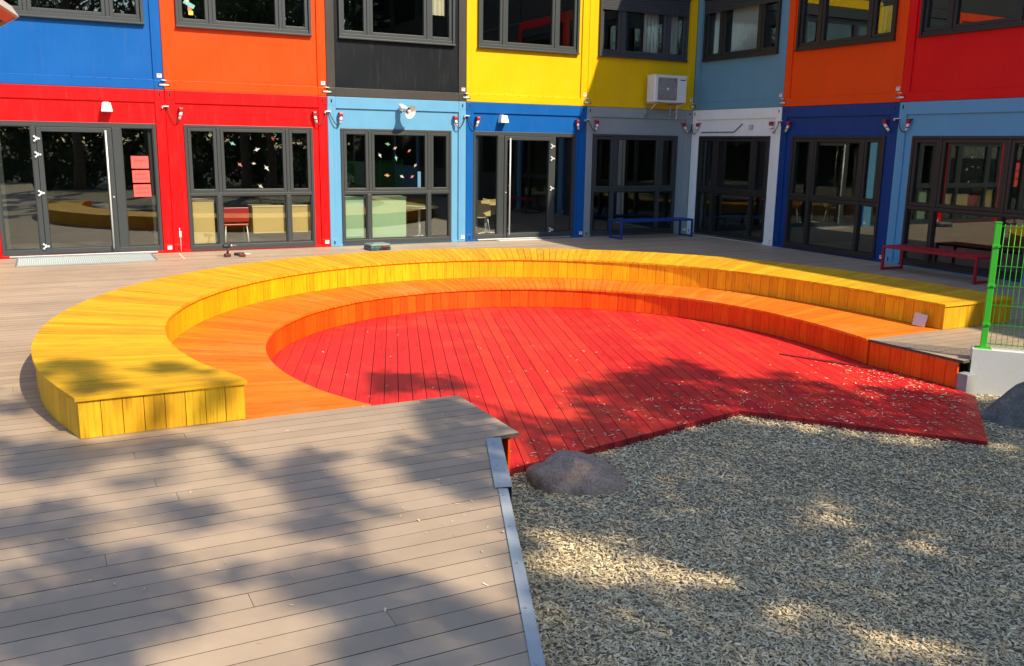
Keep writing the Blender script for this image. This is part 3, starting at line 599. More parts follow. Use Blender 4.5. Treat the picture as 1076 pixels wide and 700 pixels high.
def fan_top(name,inner,outer,z1,th,step,mt,parent,jit=.0012):
    b=MB(); n=int(round(outer.len/step)); g=.0030; rr=random.Random(3)
    for k in range(n):
        t0,t1=k/n,(k+1)/n; a0,a1=inner.at(t0),inner.at(t1); b0,b1=outer.at(t0),outer.at(t1)
        def ins(p,q,d): 
            v=q-p; l=np.hypot(*v); return p+v/l*d
        if k>0: A0=ins(a0,a1,g); B0_=ins(b0,b1,g)
        else: A0,B0_=a0,b0
        if k<n-1: A1=ins(a1,a0,g); B1=ins(b1,b0,g)
        else: A1,B1=a1,b1
        z=z1+rr.uniform(-jit,jit); L=float(np.hypot(*(b0-a0))); wd=float(np.hypot(*(b1-b0)))
        c8=[(*A0,z-th),(*A1,z-th),(*B1,z-th),(*B0_,z-th),(*A0,z),(*A1,z),(*B1,z),(*B0_,z)]
        o=rr.uniform(0,50); gc=[(o,k*1.7,h) for h in (0,)]*0+[(o,k*1.7,0),(o,k*1.7+wd,0),(o+L,k*1.7+wd,0),(o+L,k*1.7,0),(o,k*1.7,.03),(o,k*1.7+wd,.03),(o+L,k*1.7+wd,.03),(o+L,k*1.7,.03)]
        b.hexa(c8,0,gc,rr.random())
    return b.build(name,mt,parent,attrs=True)
def riser(name,pts_fn,length,z0,z1,step,th,mt,parent,seed=5,flip=1):
    """vertical boards along a path; pts_fn(t)->xy, thickness towards normal"""
    b=MB(); n=max(1,int(round(length/step))); rr=random.Random(seed); g=.0022
    for k in range(n):
        p,q=pts_fn(k/n),pts_fn((k+1)/n); d=(q-p); l=np.hypot(*d); d=d/l; nn=np.array([-d[1],d[0]])*flip
        p=p+d*g; q=q-d*g; j=rr.uniform(-.0015,.0015); p=p+nn*j; q=q+nn*j; p2,q2=p+nn*th,q+nn*th
        c8=[(*p,z0),(*q,z0),(*q2,z0),(*p2,z0),(*p,z1),(*q,z1),(*q2,z1),(*p2,z1)]
        o=rr.uniform(0,50); y=k*1.3; gc=[(o,y,0),(o,y+l,0),(o,y+l,.03),(o,y,.03),(o+z1-z0,y,0),(o+z1-z0,y+l,0),(o+z1-z0,y+l,.03),(o+z1-z0,y,.03)]
        b.hexa(c8,0,gc,rr.random())
    return b.build(name,mt,parent,attrs=True)
def seg(p,q): p=np.array(p,float); q=np.array(q,float); return (lambda t:p+(q-p)*t), float(np.hypot(*(q-p)))
ZY=.31
ring=thing('curved_bench','large yellow curved timber bench, upper ring of the sunken arena','bench',(0,0,0))
fan_top('seat',shift(cYI,-.018,YL-.02,YR-.02),shift(cYO,.018,YL-.02,YR-.02),ZY,.03,.118,M['yellow_wood'],ring)
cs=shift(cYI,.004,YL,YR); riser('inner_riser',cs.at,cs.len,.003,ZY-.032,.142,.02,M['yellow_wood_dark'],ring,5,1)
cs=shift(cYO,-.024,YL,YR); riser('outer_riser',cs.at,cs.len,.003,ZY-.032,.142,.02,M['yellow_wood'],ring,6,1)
f,l=seg((cYO.at(0)[0]+.004,YL),(cYI.at(0)[0]-.004,YL)); riser('end_panel',f,l,.003,ZY-.032,.142,.02,M['yellow_wood'],ring,7,1)
f,l=seg((cYI.at(1)[0]+.004,YR),(cYO.at(1)[0]-.004,YR)); riser('end_panel',f,l,.003,ZY-.032,.142,.02,M['yellow_wood'],ring,8,1)
step=thing('curved_step','orange curved timber step inside the yellow bench','step',(0,0,0))
fan_top('tread',shift(cOI,-.018,YL-.0,YR),cMID,.0,.03,.118,M['orange_wood'],step)
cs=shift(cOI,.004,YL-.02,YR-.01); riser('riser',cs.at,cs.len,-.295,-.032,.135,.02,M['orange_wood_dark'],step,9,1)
# fascia boards under the two deck corners that flank the arena floor
f,l=seg((-5.895,-10.87),(-5.875,-11.98)); o=riser('step_fascia',f,l,-.30,-.030,.135,.02,M['orange_wood_dark'],None,10,1); tag(o,'straight dark orange board fascia under the right-hand deck corner','fascia')
f,l=seg((-11.86,-11.12),(-11.13,-11.12)); riser('side_board',f,l,-.30,-.034,.135,.02,M['orange_wood_dark'],None,11,-1)
o2=COL.objects[-1]
f,l=seg((-11.13,-11.12),(-11.15,-12.19)); o=riser('step_fascia',f,l,-.36,-.034,.135,.02,M['orange_wood_dark'],None,12,-1); tag(o,'short orange fascia under the near grey deck tip by the metal edging','fascia'); o2.parent=o
# concrete block at the end of the fascia
b=MB(); b.box(-.06,.07,-.06,.06,-.17,.09,0,bev=.008); tag(b.build('concrete_block',plain('grey_block',(.26,.28,.29),.8,0,.1,6,.2),None,loc=(-5.83,-12.05,-.22)),'small grey concrete block at the end of the orange fascia','block')
# ------------------------------------------------------------------ boarded surfaces cut from one outline
def boards(name,poly,z,th,direction,width,gap,mt,off=0,joints=0,seed=1,sidemat=None,maxd=None):
    d=np.array(direction,float); d/=np.hypot(*d); n=np.array([-d[1],d[0]]); pr=[float(np.dot(p,n)) for p in poly]; k0=int(math.floor((min(pr)-off)/width))-1; k1=int(math.ceil((max(pr)-off)/width))+1
    tris=tessellate_polygon([[Vector((x,y,0)) for x,y in poly]])
    rr=random.Random(seed); b=MB(); n3=(n[0],n[1],0); d3=(d[0],d[1],0)
    def cut(bm,s,nor,ax,**kw):
        bmesh.ops.bisect_plane(bm,geom=bm.faces[:]+bm.edges[:]+bm.verts[:],plane_co=(ax[0]*s,ax[1]*s,0),plane_no=nor,dist=1e-6,**kw)
    for k in range(k0,k1):
        lo=k*width+off+gap/2; hi=(k+1)*width+off-gap/2
        if hi<min(pr) or lo>max(pr): continue
        bm=bmesh.new(); bv=[bm.verts.new((x,y,0)) for x,y in poly]
        for t in tris:
            if len(set(t))==3: bm.faces.new([bv[i] for i in t])
        cut(bm,lo,n3,n); cut(bm,hi,n3,n)
        bmesh.ops.delete(bm,geom=[f for f in bm.faces if not lo<float(np.dot(f.calc_center_median()[:2],n))<hi],context='FACES')
        if joints and bm.faces:
            s=[float(np.dot(v.co[:2],d)) for v in bm.verts]; x=min(s)+rr.uniform(.1,1)*joints; cuts=[]
            while x<max(s)-.3: cuts.append(x); x+=joints*rr.choice((1,1,.6))
            for x in cuts:
                for e in (-.0012,.0012): cut(bm,x+e,d3,d)
            kill=[f for f in bm.faces if any(abs(float(np.dot(f.calc_center_median()[:2],d))-x)<.0012 for x in cuts)]
            bmesh.ops.delete(bm,geom=kill,context='FACES')
        for f in bm.faces:
            pts=[(v.co.x,v.co.y) for v in f.verts]; m=len(pts); ji=sum(1 for x in (cuts if joints else ()) if x<float(np.dot(f.calc_center_median()[:2],d))); rk=random.Random(k*131+ji*17+seed); r=rk.random(); o=rk.uniform(0,60); zz=z+rk.uniform(-.0006,.0006)
            gc=[(float(np.dot(p,d))+o,float(np.dot(p,n))+k*.9,h) for h in (0,.03) for p in pts]
            v=[(x,y,zz-th) for x,y in pts]+[(x,y,zz) for x,y in pts]
            b.add(v,[tuple(range(m,2*m))],0,gc,r); q=len(b.v)-2*m; side=[tuple(q+i for i in t) for t in [tuple(range(m))[::-1]]+[(i,(i+1)%m,m+(i+1)%m,m+i) for i in range(m)]]; b.f+=side; b.mi+=[1]*len(side); b.smooth+=[False]*len(side)
        bm.free()
    return b.build(name,mt,None,attrs=True)
redpoly=[(-11.125,-12.14),(-8.48,-11.67),(-7.17,-13.26),(-5.95,-12.26),(-5.90,-12.0),(-5.90,-10.9)]
T=np.linspace(1,0,40); redpoly+=[tuple(cOI.at(t)+cOI.nrm(t)*.05) for t in T]+[(-11.125,-11.14)]
o=boards('arena_floor',redpoly,-.30,.055,(.34,.94),.135,.006,[M['red_wood'],M['red_side']],0,0,4); tag(o,'red stained timber floor at the centre of the sunken arena','platform')
WD=np.array([.85,-1.0]); WD/=np.hypot(*WD)
w0=np.array([-5.70,-12.12]); we=w0+WD*8.3
FL=[(-11.335,-12.27),(-11.70,-13.15),(-12.44,-14.93),(-13.3,-16.95),(-14.3,-19.3)]
deckpoly=[(0.1,0.1),(-26,0.1),(-26,-30),(-14.5,-30)]+FL[::-1]+[(-11.30,-12.22),(-11.09,-12.205),(-11.09,-11.10),(-11.86,-11.10),(-11.9,YL-.024)]
deckpoly+=[tuple(cMID.at(t)) for t in np.linspace(0,1,60)]
deckpoly+=[(-5.93,-10.87),(-5.868,-12.03),(-5.70,-12.03),tuple(we+np.array([.08,.07])),(0.1,float(we[1]))]
deckpoly[0]=(0.1,0.1)
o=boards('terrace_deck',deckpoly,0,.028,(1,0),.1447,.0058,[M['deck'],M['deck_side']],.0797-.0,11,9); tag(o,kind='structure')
# ------------------------------------------------------------------ ground
m,nt,bs=mat('bare_soil'); o_=coord(nt,'Object'); setc(nt,bs,ramp(nt,noise(nt,o_,2.2,8,.7),[(.3,(.035,.04,.025)),(.55,(.055,.055,.038)),(.8,(.03,.05,.018))])); bs.inputs['Roughness'].default_value=.95
b=MB(); b.add([(-300,-300,-.47),(300,-300,-.47),(300,300,-.47),(-300,300,-.47)],[(0,1,2,3)]); tag(b.build('ground',m),kind='structure')
m,nt,bs=mat('wood_chip_bed'); o_=coord(nt,'Object')
vo=nt.nodes.new('ShaderNodeTexVoronoi'); vo.inputs['Scale'].default_value=55; nt.links.new(o_,vo.inputs['Vector'])
setc(nt,bs,mixc(nt,.6,ramp(nt,noise(nt,o_,60,4,.7),[(.3,(.20,.17,.12)),(.6,(.36,.31,.22)),(.8,(.50,.44,.32))]),ramp(nt,vo.outputs['Distance'],[(.0,(1,1,1)),(.7,(.55,.53,.5))]),'MULTIPLY')); bs.inputs['Roughness'].default_value=.9
bump(nt,bs,vo.outputs['Distance'],.6,.01)
def gz(x,y):   # surface of the chip bed
    z=-.362+.010*math.sin(x*2.1+1)*math.cos(y*1.7)+.006*math.sin(x*5.3+y*3.1)
    s=(x-w0[0])*(-WD[1])+(y-w0[1])*WD[0]     # distance from the wall
    return z
b=MB(); nx,ny=90,110; xs=np.linspace(-15,2,nx); ys=np.linspace(-30,-10.9,ny)
b.add([(x,y,gz(x,y)) for y in ys for x in xs],[(j*nx+i,j*nx+i+1,(j+1)*nx+i+1,(j+1)*nx+i) for j in range(ny-1) for i in range(nx-1)],0,smooth=True)
tag(b.build('chip_bed_ground',m),kind='structure')
# ------------------------------------------------------------------ loose wood chips (uncountable)
def inside(px,py,poly):
    c=np.zeros(len(px),bool); n=len(poly)
    for i in range(n):
        x1,y1=poly[i]; x2,y2=poly[(i+1)%n]
        cond=((y1>py)!=(y2>py)); 
        xi=(x2-x1)*(py-y1)/(y2-y1 if abs(y2-y1)>1e-9 else 1e-9)+x1
        c^=cond&(px<xi)
    return c
def chips(name,X,Y,Z,mt,lmin=.012,lmax=.038,tilt=.30):
    n=len(X); L=rng.uniform(lmin,lmax,n); Wd=rng.uniform(.0055,.0125,n)*np.clip(L/.03,.6,1.1); th=rng.uniform(0,2*np.pi,n)
    tx=rng.normal(0,tilt,n).clip(-1.1,1.1); ty=rng.normal(0,tilt*.9,n).clip(-1.1,1.1); fold=rng.uniform(-.25,.25,n)
    pts=np.array([[-.5,-.35],[.5,-.5],[.46,.42],[-.5,.5],[0.02,-.5],[0.0,.5]])
    V=np.zeros((n,6,3))
    for k,(a,b_) in enumerate(pts):
        lx=a*L*(1+rng.uniform(-.12,.12,n)); ly=b_*Wd*(1+rng.uniform(-.25,.25,n)); lz=lx*np.tan(tx*.6)+ly*np.tan(ty)+(fold*L*.25 if k>3 else 0)
        V[:,k,0]=X+lx*np.cos(th)-ly*np.sin(th); V[:,k,1]=Y+lx*np.sin(th)+ly*np.cos(th); V[:,k,2]=Z+lz
    me=bpy.data.meshes.new(name); me.vertices.add(n*6); me.vertices.foreach_set('co',V.ravel())
    idx=(np.arange(n)[:,None]*6+np.array([0,4,5,3,4,1,2,5])).ravel(); me.loops.add(n*8); me.loops.foreach_set('vertex_index',idx.astype(np.int32))
    me.polygons.add(n*2); me.polygons.foreach_set('loop_start',np.arange(0,n*8,4,dtype=np.int32)); me.polygons.foreach_set('loop_total',np.full(n*2,4,np.int32))
    a=me.attributes.new('rnd','FLOAT','POINT'); a.data.foreach_set('value',np.repeat(rng.random(n),6).astype(np.float32))
    me.materials.append(mt); me.update(calc_edges=True); o=bpy.data.objects.new(name,me); COL.objects.link(o); return o
m,nt,bs=mat('wood_chip'); r=attr(nt,'rnd'); g=noise(nt,coord(nt,'Object'),120,3,.6)
bigv=noise(nt,coord(nt,'Object'),1.1,4,.6)
cc=ramp(nt,mathn(nt,'ADD',mathn(nt,'MULTIPLY',r,.88),mathn(nt,'MULTIPLY',g,.12)),[(.0,(.24,.18,.115)),(.12,(.47,.375,.22)),(.5,(.72,.58,.345)),(.8,(.82,.69,.43)),(1,(.90,.81,.60))])
setc(nt,bs,mixc(nt,.6,cc,ramp(nt,bigv,[(.35,(.80,.80,.80)),(.65,(1.05,1.03,1.0))]),'MULTIPLY')); bs.inputs['Roughness'].default_value=.8; MCH=m
NCH=300000
# denser where the ground is close to the camera
cx_,cy_=-14.08,-17.83
X=rng.uniform(-13.6,-2.0,NCH*3); Y=rng.uniform(-18.5,-11.5,NCH*3); dist=np.hypot(X-cx_,Y-cy_); keep=rng.random(len(X))<np.clip(6.5/dist,0,1.5)/1.5
fl=np.array(FL); xe=np.interp(-Y,-fl[:,1],fl[:,0]); keep&=X>xe+.0
keep&=~inside(X,Y,redpoly); s=(X-w0[0])*(-WD[1])+(Y-w0[1])*WD[0]; side=((X-w0[0])*WD[1]-(Y-w0[1])*WD[0]); keep&=side>-.02
X,Y=X[keep][:NCH],Y[keep][:NCH]
Z=np.array([gz(x,y) for x,y in zip(X,Y)])+rng.uniform(-.002,.020,len(X))
tag(chips('wood_chips',X,Y,Z,MCH),'pale wood chip mulch covering the ground in front of the arena','wood chips',kind='stuff')
# stray chips dropped on the red floor and on the decks
xs_,ys_=[],[]
def scat(n,cx,cy,sx,sy): 
    xs_.extend(rng.normal(cx,sx,n)); ys_.extend(rng.normal(cy,sy,n))
scat(620,-7.2,-12.3,.75,.5); scat(330,-8.6,-11.3,1.0,.35); scat(110,-10.3,-11.9,.6,.2); scat(90,-9,-9.5,1.6,1.3); scat(170,-6.25,-11.7,.2,.5); scat(60,-6.15,-11.1,.12,.4)
X=np.array(xs_); Y=np.array(ys_); k=inside(X,Y,[(x,y) for x,y in redpoly]); d=np.hypot(X+9.0,Y+9.15); X,Y=X[k],Y[k]
tag(chips('stray_wood_chips',X,Y,np.full(len(X),-.293),MCH,.015,.042,.15),'stray pale wood chips strewn over the red timber floor','wood chips',kind='stuff')
X=rng.uniform(-14.3,-11.4,70); Y=rng.uniform(-15,-11.1,70); k=inside(X,Y,deckpoly); X,Y=X[k],Y[k]
X2=rng.normal(-11.95,.25,34); Y2=rng.normal(-13.2,.6,34); k=inside(X2,Y2,deckpoly); X=np.concatenate([X,X2[k]]); Y=np.concatenate([Y,Y2[k]])
tag(chips('stray_deck_chips',X,Y,np.full(len(X),.006),MCH,.012,.034,.15),'few stray wood chips lying on the near grey deck','wood chips',kind='stuff')
# ------------------------------------------------------------------ metal edging on the deck rim
def strip(name,label,a,b_,w,z,drop,lift=.0):
    a=np.array(a);b_=np.array(b_); d=b_-a; l=np.hypot(*d); d/=l; n=np.array([-d[1],d[0]]); root=thing(name,label,'metal edging',(*((a+b_)/2),z)); c=(a+b_)/2
    def q(p,zz): return (*(p-c),zz)
    m_=MB(); t=.004
    m_.hexa([q(a,0-t),q(b_,0-t),q(b_+n*w,lift-t),q(a+n*w,lift-t),q(a,0),q(b_,0),q(b_+n*w,lift),q(a+n*w,lift)]); m_.build('flange',M['zinc'],root)
    m_=MB(); m_.hexa([q(a+n*w,-drop),q(b_+n*w,-drop),q(b_+n*(w+t),-drop),q(a+n*(w+t),-drop),q(a+n*w,lift-t-.001),q(b_+n*w,lift-t-.001),q(b_+n*(w+t),lift-t-.001),q(a+n*(w+t),lift-t-.001)]); m_.build('drip_edge',M['zinc'],root)
    m_=MB()
    for k in range(int(l/.45)+1):
        p=a+d*(.12+k*.45)+n*w*.4
        if .12+k*.45<l: pr=[(p[0]-c[0]+.008*math.cos(t_),p[1]-c[1]+.008*math.sin(t_)) for t_ in np.linspace(0,6.283,9)[:-1]]; m_.prism(pr,.0005+lift*.4,.004+lift*.4)
    m_.build('screw',M['steel'],root)
strip('metal_edging','short wide pale metal flashing beside the deck tip',(-11.385,-12.255),(-11.745,-13.135),.105,.012,.36,.006)
strip('metal_edging','long narrow metal flashing down the right rim of the near deck',(-11.73,-13.150),(-13.30,-16.95),.058,.008,.36)
# ------------------------------------------------------------------ concrete wall with mesh fence on it
nW=np.array([WD[1],-WD[0]])*-1   # towards the deck side
wl=7.9; a=w0-WD*.10; e_=a+WD*wl
nn=np.array([-WD[1],WD[0]]);  nn=nn if nn[0]>0 else -nn
b=MB(); b.prism([tuple(a),tuple(e_),tuple(e_+nn*.20),tuple(a+nn*.20)],-.46,.118); tag(b.build('retaining_wall',M['concrete']),'pale concrete retaining wall under the green mesh fence','wall')
root=thing('mesh_fence','bright green double-wire mesh fence standing on the concrete wall','fence',(*(a+nn*.10),.118),math.atan2(WD[1],WD[0]))
for xp in (.10,2.6,5.1,7.6):
    b=MB(); b.box(xp-.03,xp+.03,-.02,.02,.006,1.28,0,bev=.005); b.build('post',M['green'],root)
    c=COL.objects[-1]; b=MB(); b.box(xp-.075,xp+.075,-.06,.06,.0,.008,0,bev=.002); b.build('base_plate',M['green'],c)
    b=MB(); b.box(xp-.033,xp+.033,-.023,.023,1.281,1.292,0,bev=.003); b.build('cap',M['green'],c)
for xp in (.10,2.6,5.1,7.6):
    for zz in (.25,.65,1.05):
        b=MB(); b.box(xp-.034,xp+.040,-.026,-.0205,zz-.016,zz+.016,0,bev=.002); b.box(xp+.008,xp+.022,-.032,-.0265,zz-.007,zz+.007,0,bev=.002); b.build('clamp',M['green'],root)
for xp in (.10,2.6,5.1):
    b=MB()
    for zz in (.05,.25,.45,.65,.85,1.05,1.25):
        for yy in (-.008,.008): b.tube([(xp+.035,yy,zz),(xp+2.46,yy,zz)],.004,6,0)
    x=xp+.06
    while x<xp+2.45: b.tube([(x,0,.03),(x,0,1.27)],.003,6,0); x+=.05
    b.build('mesh_panel',M['green'],root)
# ------------------------------------------------------------------ rocks
def rock(label,x,y,z,rx,ry,rz_,h,mt,seed,skew=0):
    bm=bmesh.new(); bmesh.ops.create_icosphere(bm,subdivisions=5,radius=1); from mathutils import noise as mn
    for v in bm.verts:
        p=v.co.copy(); n1=mn.noise(p*1.1+Vector((seed,0,0)))*.26+mn.noise(p*2.6+Vector((0,seed,0)))*.08+abs(mn.noise(p*3.1+Vector((0,0,seed))))*-.07+mn.noise(p*9)*.012+mn.noise(p*23)*.007
        q=p*(1+n1); q.z=abs(q.z)**.9*math.copysign(1,q.z); v.co=Vector((q.x*rx-(skew*q.z*rx),q.y*ry,q.z*h))
    me=bpy.data.meshes.new('boulder'); bm.to_mesh(me); bm.free(); me.materials.append(mt)
    for p in me.polygons: p.use_smooth=True
    o=bpy.data.objects.new('boulder',me); COL.objects.link(o); o.location=(x,y,z); o.rotation_euler=(0,0,rz_); return tag(o,label,'boulder',None)
def rockmat(name,c1,c2,c3):
    m,nt,bs=mat(name); o_=coord(nt,'Object'); a=noise(nt,o_,4,8,.7); f=noise(nt,o_,55,5,.75)
    col=mixc(nt,.6,ramp(nt,a,[(.3,c1),(.55,c2),(.8,c3)]),ramp(nt,f,[(.38,(.45,.45,.45)),(.52,(1,1,1)),(.66,(1.5,1.4,1.3))]),'MULTIPLY'); setc(nt,bs,col); bs.inputs['Roughness'].default_value=.75; bump(nt,bs,mathn(nt,'ADD',a,mathn(nt,'MULTIPLY',f,.6)),.9,.02); return m
yw=math.atan2(-.461,.887)
rock('smooth brown-grey boulder half buried beside the near deck tip',-10.70,-12.53,-.40,.38,.225,yw,.275,rockmat('brown_boulder',(.27,.19,.145),(.39,.285,.225),(.48,.37,.30)),3.3,.38)
rock('large dark grey boulder against the concrete wall',-5.93,-12.99,-.42,.62,.34,yw+.1,.46,rockmat('dark_boulder',(.075,.075,.07),(.15,.15,.14),(.27,.26,.24)),8.1)
# ------------------------------------------------------------------ benches
def metal_bench(label,cx,cy,rz,L,dp,hh,mt):
    root=thing('metal_bench',label,'bench',(cx,cy,0),rz); t=.022
    for s in (-1,1):
        for q in (-1,1):
            b=MB(); x=s*(L/2-t); y=q*(dp/2-t); b.box(x-t,x+t,y-t,y+t,.0,hh-.045,0,bev=.005); b.build('leg',mt,root)
        b=MB(); x=s*(L/2-t); b.box(x-t*.9,x+t*.9,-dp/2+2*t+.001,dp/2-2*t-.001,.01,.045,0,bev=.004); b.build('floor_rail',mt,root)
    b=MB()
    for q in (-1,1): b.box(-L/2,L/2,q*(dp/2-t)-t,q*(dp/2-t)+t,hh-.044,hh,0,bev=.006)
    for s in (-1,1): b.box(s*(L/2-t)-t,s*(L/2-t)+t,-dp/2+2*t+.001,dp/2-2*t-.001,hh-.044,hh,0,bev=.004)
    b.build('seat_frame',mt,root)
    b=MB(); n=int((dp-.1)/.035)
    for k in range(n):
        y=-dp/2+.06+k*.035; b.box(-L/2+2*t+.001,L/2-2*t-.001,y-.012,y+.012,hh-.030,hh-.008,0,bev=.003)
    b.build('seat',mt,root)
metal_bench('dark blue metal bench in the shaded inner corner',-1.45,-.54,0,2.05,.50,.43,M['bench_blue'])
metal_bench('dark red metal bench before the shaded light blue module',-.64,-7.62,-math.pi/2,1.86,.54,.44,M['bench_red'])
# ------------------------------------------------------------------ small things on the deck
root=thing('tool_case','low dark teal tool case with a red latch lying on the deck','tool case',(-8.27,-.78,.002),.12)
teal=plain('dark_teal_plastic',(.035,.085,.085),.45,0,.15,10)
b=MB(); b.box(-.22,.22,-.17,.17,0,.075,0,bev=.016); 
for x in (-.13,.13): b.box(x-.02,x+.02,-.18,-.165,.015,.07,0,bev=.003)
b.build('case_body',teal,root)
b=MB(); b.box(-.215,.215,-.165,.165,.077,.125,0,bev=.018); b.box(-.12,.12,-.09,.11,.12,.133,0,bev=.005); b.build('lid',plain('grey_teal_plastic',(.16,.23,.23),.4,0,.15,10),root)
b=MB(); b.box(.03,.115,-.192,-.165,.025,.095,0,bev=.008); b.build('latch',M['cap_red'],root)
b=MB(); b.tube([(-.02,-.172,.05),(-.02,-.215,.06),(.16,-.215,.06),(.16,-.172,.05)],.009,8,0); b.build('handle',M['seal'],root)
blk=plain('black_tool_rubber',(.02,.022,.024),.5)
root=thing('cordless_drill','black cordless drill standing upright on its battery on the deck','drill',(-11.19,-.98,.002),.25)
b=MB(); b.box(-.055,.055,-.045,.045,.0,.06,0,bev=.012); b.build('battery',plain('maroon_battery',(.10,.015,.02),.4),root)
b=MB(); b.tube([(.0,0,.058),(.01,0,.11),(.012,0,.165)],[.022,.018,.022],12,0); b.build('grip',blk,root)
b=MB(); b.tube([(-.085,0,.20),(-.07,0,.20),(.05,0,.20),(.06,0,.20)],[.022,.038,.038,.028],16,0); b.build('motor_body',blk,root)
b=MB(); b.tube([(.06,0,.20),(.085,0,.20),(.12,0,.20)],[.026,.024,.012],14,0); b.tube([(.12,0,.20),(.19,0,.20)],.004,6,0); b.build('chuck',M['steel'],root)
root=thing('impact_driver','small black power tool lying on its side next to the upright drill','power tool',(-10.95,-.90,.002),-.15)
b=MB(); b.tube([(-.11,0,.035),(-.02,0,.036),(.07,0,.035)],[.024,.033,.026],14,0); b.build('motor_body',blk,root)
b=MB(); b.tube([(-.01,.0,.03),(.03,-.12,.026)],[.02,.017],12,0); b.box(-.02,.09,-.17,-.115,.002,.05,0,bev=.01); b.build('grip',plain('maroon_grip',(.12,.02,.02),.4),root)
b=MB(); b.tube([(.07,0,.035),(.115,0,.035),(.20,0,.03)],[.015,.012,.004],10,0); b.build('chuck',M['steel_bright'],root)
# door grate
root=thing('entrance_mat','pale grey grating mat on the deck before the red entrance','mat',(-13.49,-.64,.003))
b=MB(); wx,wy=1.09,.58
bars_=[]
b.box(-wx,wx,-wy,-wy+.02,0,.018); b.box(-wx,wx,wy-.02,wy,0,.018); b.box(-wx,-wx+.02,-wy+.02,wy-.02,0,.018); b.box(wx-.02,wx,-wy+.02,wy-.02,0,.018); b.build('mat_frame',M['steel'],root)
b=MB(); k=-wx+.035
while k<wx-.03: b.box(k-.005,k+.005,-wy+.021,wy-.021,.002,.015); k+=.033
for y in np.arange(-wy+.06,wy-.03,.10): b.box(-wx+.021,wx-.021,y-.003,y+.003,.0015,.0135)
b.build('grating',plain('pale_grating',(.50,.56,.55),.45,.2,.1,5),root)
b=MB(); b.box(-wx+.02,wx-.02,-wy+.02,wy-.02,.0,.0012); b.build('mat_base',plain('grate_base',(.30,.34,.33),.7,0,.3,4),root)
b=MB(); b.box(-.55,.55,-.09,.09,0,.012,0,bev=.003); tag(b.build('threshold_strip',plain('bright_strip',(.62,.60,.55),.4),None,loc=(-4.72,-.13,.003)),'narrow pale threshold strip on the deck at the blue module door','threshold strip')
b=MB(); b.box(-.010,.010,-.42,.42,0,.003,0); o=b.build('glint_line',plain('white_glint',(.75,.70,.66),.8),None,loc=(-11.93,-.60,.002)); o.rotation_euler=(0,0,-.02); tag(o,'thin white painted reflection of sun on the deck at the red corner post','painted reflection')  # pale strip stands in for sun reflected onto the deck
# white tag on the red post
root=thing('hanging_tag','small white tag hanging low on the red corner post','tag',(-11.86,-.012,.30))
b=MB(); b.tube([(0,0,-.28),(.0,-.002,0),(-.01,0,.16)],.005,6,0); b.build('string',M['offwhite'],root); b=MB(); b.box(-.02,.02,-.008,.004,-.01,.10,0,bev=.004); b.build('tag_card',M['offwhite'],root)
# card leaning on the riser
root=thing('paper_card','crumpled pale card leaning against the yellow riser on the orange step','card',(-4.775,-10.60,.012),math.radians(-84))
b=MB(); n=8; vs=[];fs=[]; rr=random.Random(2)
for j in range(n):
    for i in range(n): vs.append((-.085+.17*i/(n-1)+(.008 if j==n-1 else 0),.05*j/(n-1)+rr.uniform(-.004,.004),.155*j/(n-1)-(.02*i/(n-1) if j==n-1 else 0)))
m_=len(vs); vs+=[(x,y+.003,z) for x,y,z in vs]
for j in range(n-1):
    for i in range(n-1): a_=j*n+i; fs+= [(a_,a_+1,a_+n+1,a_+n),(m_+a_,m_+a_+n,m_+a_+n+1,m_+a_+1)]
b.add(vs,fs,0); b.build('paper',plain('crumpled_paper',(.62,.56,.55),.8,0,.15,12,.3),root)
b=MB(); b.box(-.6,.6,-.014,.014,0,.012,0,bev=.003); o=b.build('timber_batten',M['cap_dark'] if 'cap_dark' in M else plain('dark_red_batten',(.22,.012,.012),.6),None,loc=(-6.22,-10.62,-.297)); o.rotation_euler=(0,0,math.atan2(-1.0,.46)); tag(o,'thin dark red batten lying on the red floor near its right end','batten')
# ------------------------------------------------------------------ shelter roof at the left edge of the view
root=thing('shelter_roof','corner of a small shelter with grey fascia and orange-red soffit above the left of the bench','shelter',(-14.15,-7.71,3.2),math.radians(-8.9))
pit=math.radians(31)
mm=Matrix.Rotation(-pit,4,'Y')   # falls away to the left
fas=plain('weathered_fascia',(.46,.40,.38),.8,0,.15,5); sof=plain('orange_red_trim',(.62,.06,.025),.5); und=plain('dark_underside',(.07,.055,.03),.8,0,.3,5)
b=MB(); b.box(-2.4,0,-.025,0,-.0,.11,0,mm); b.box(-.025,0,-2.6,-.026,-.0,.11,0,mm); b.box(-2.4,-.026,-2.6,-2.575,-.0,.11,0,mm); b.build('fascia',fas,root)
b=MB(); b.box(-.13,-.027,-2.57,-.027,.012,.05,0,mm); b.build('trim_board',sof,root)
b=MB(); b.box(-2.38,-.132,-2.56,-.027,.03,.08,0,mm); b.build('roof',und,root)
for (x,y) in ((-1.9,-.4),(-1.9,-2.3)): b=MB(); b.box(x-.05,x+.05,y-.05,y+.05,-3.2,-1.05,0,bev=.006); b.build('post',fas,root)
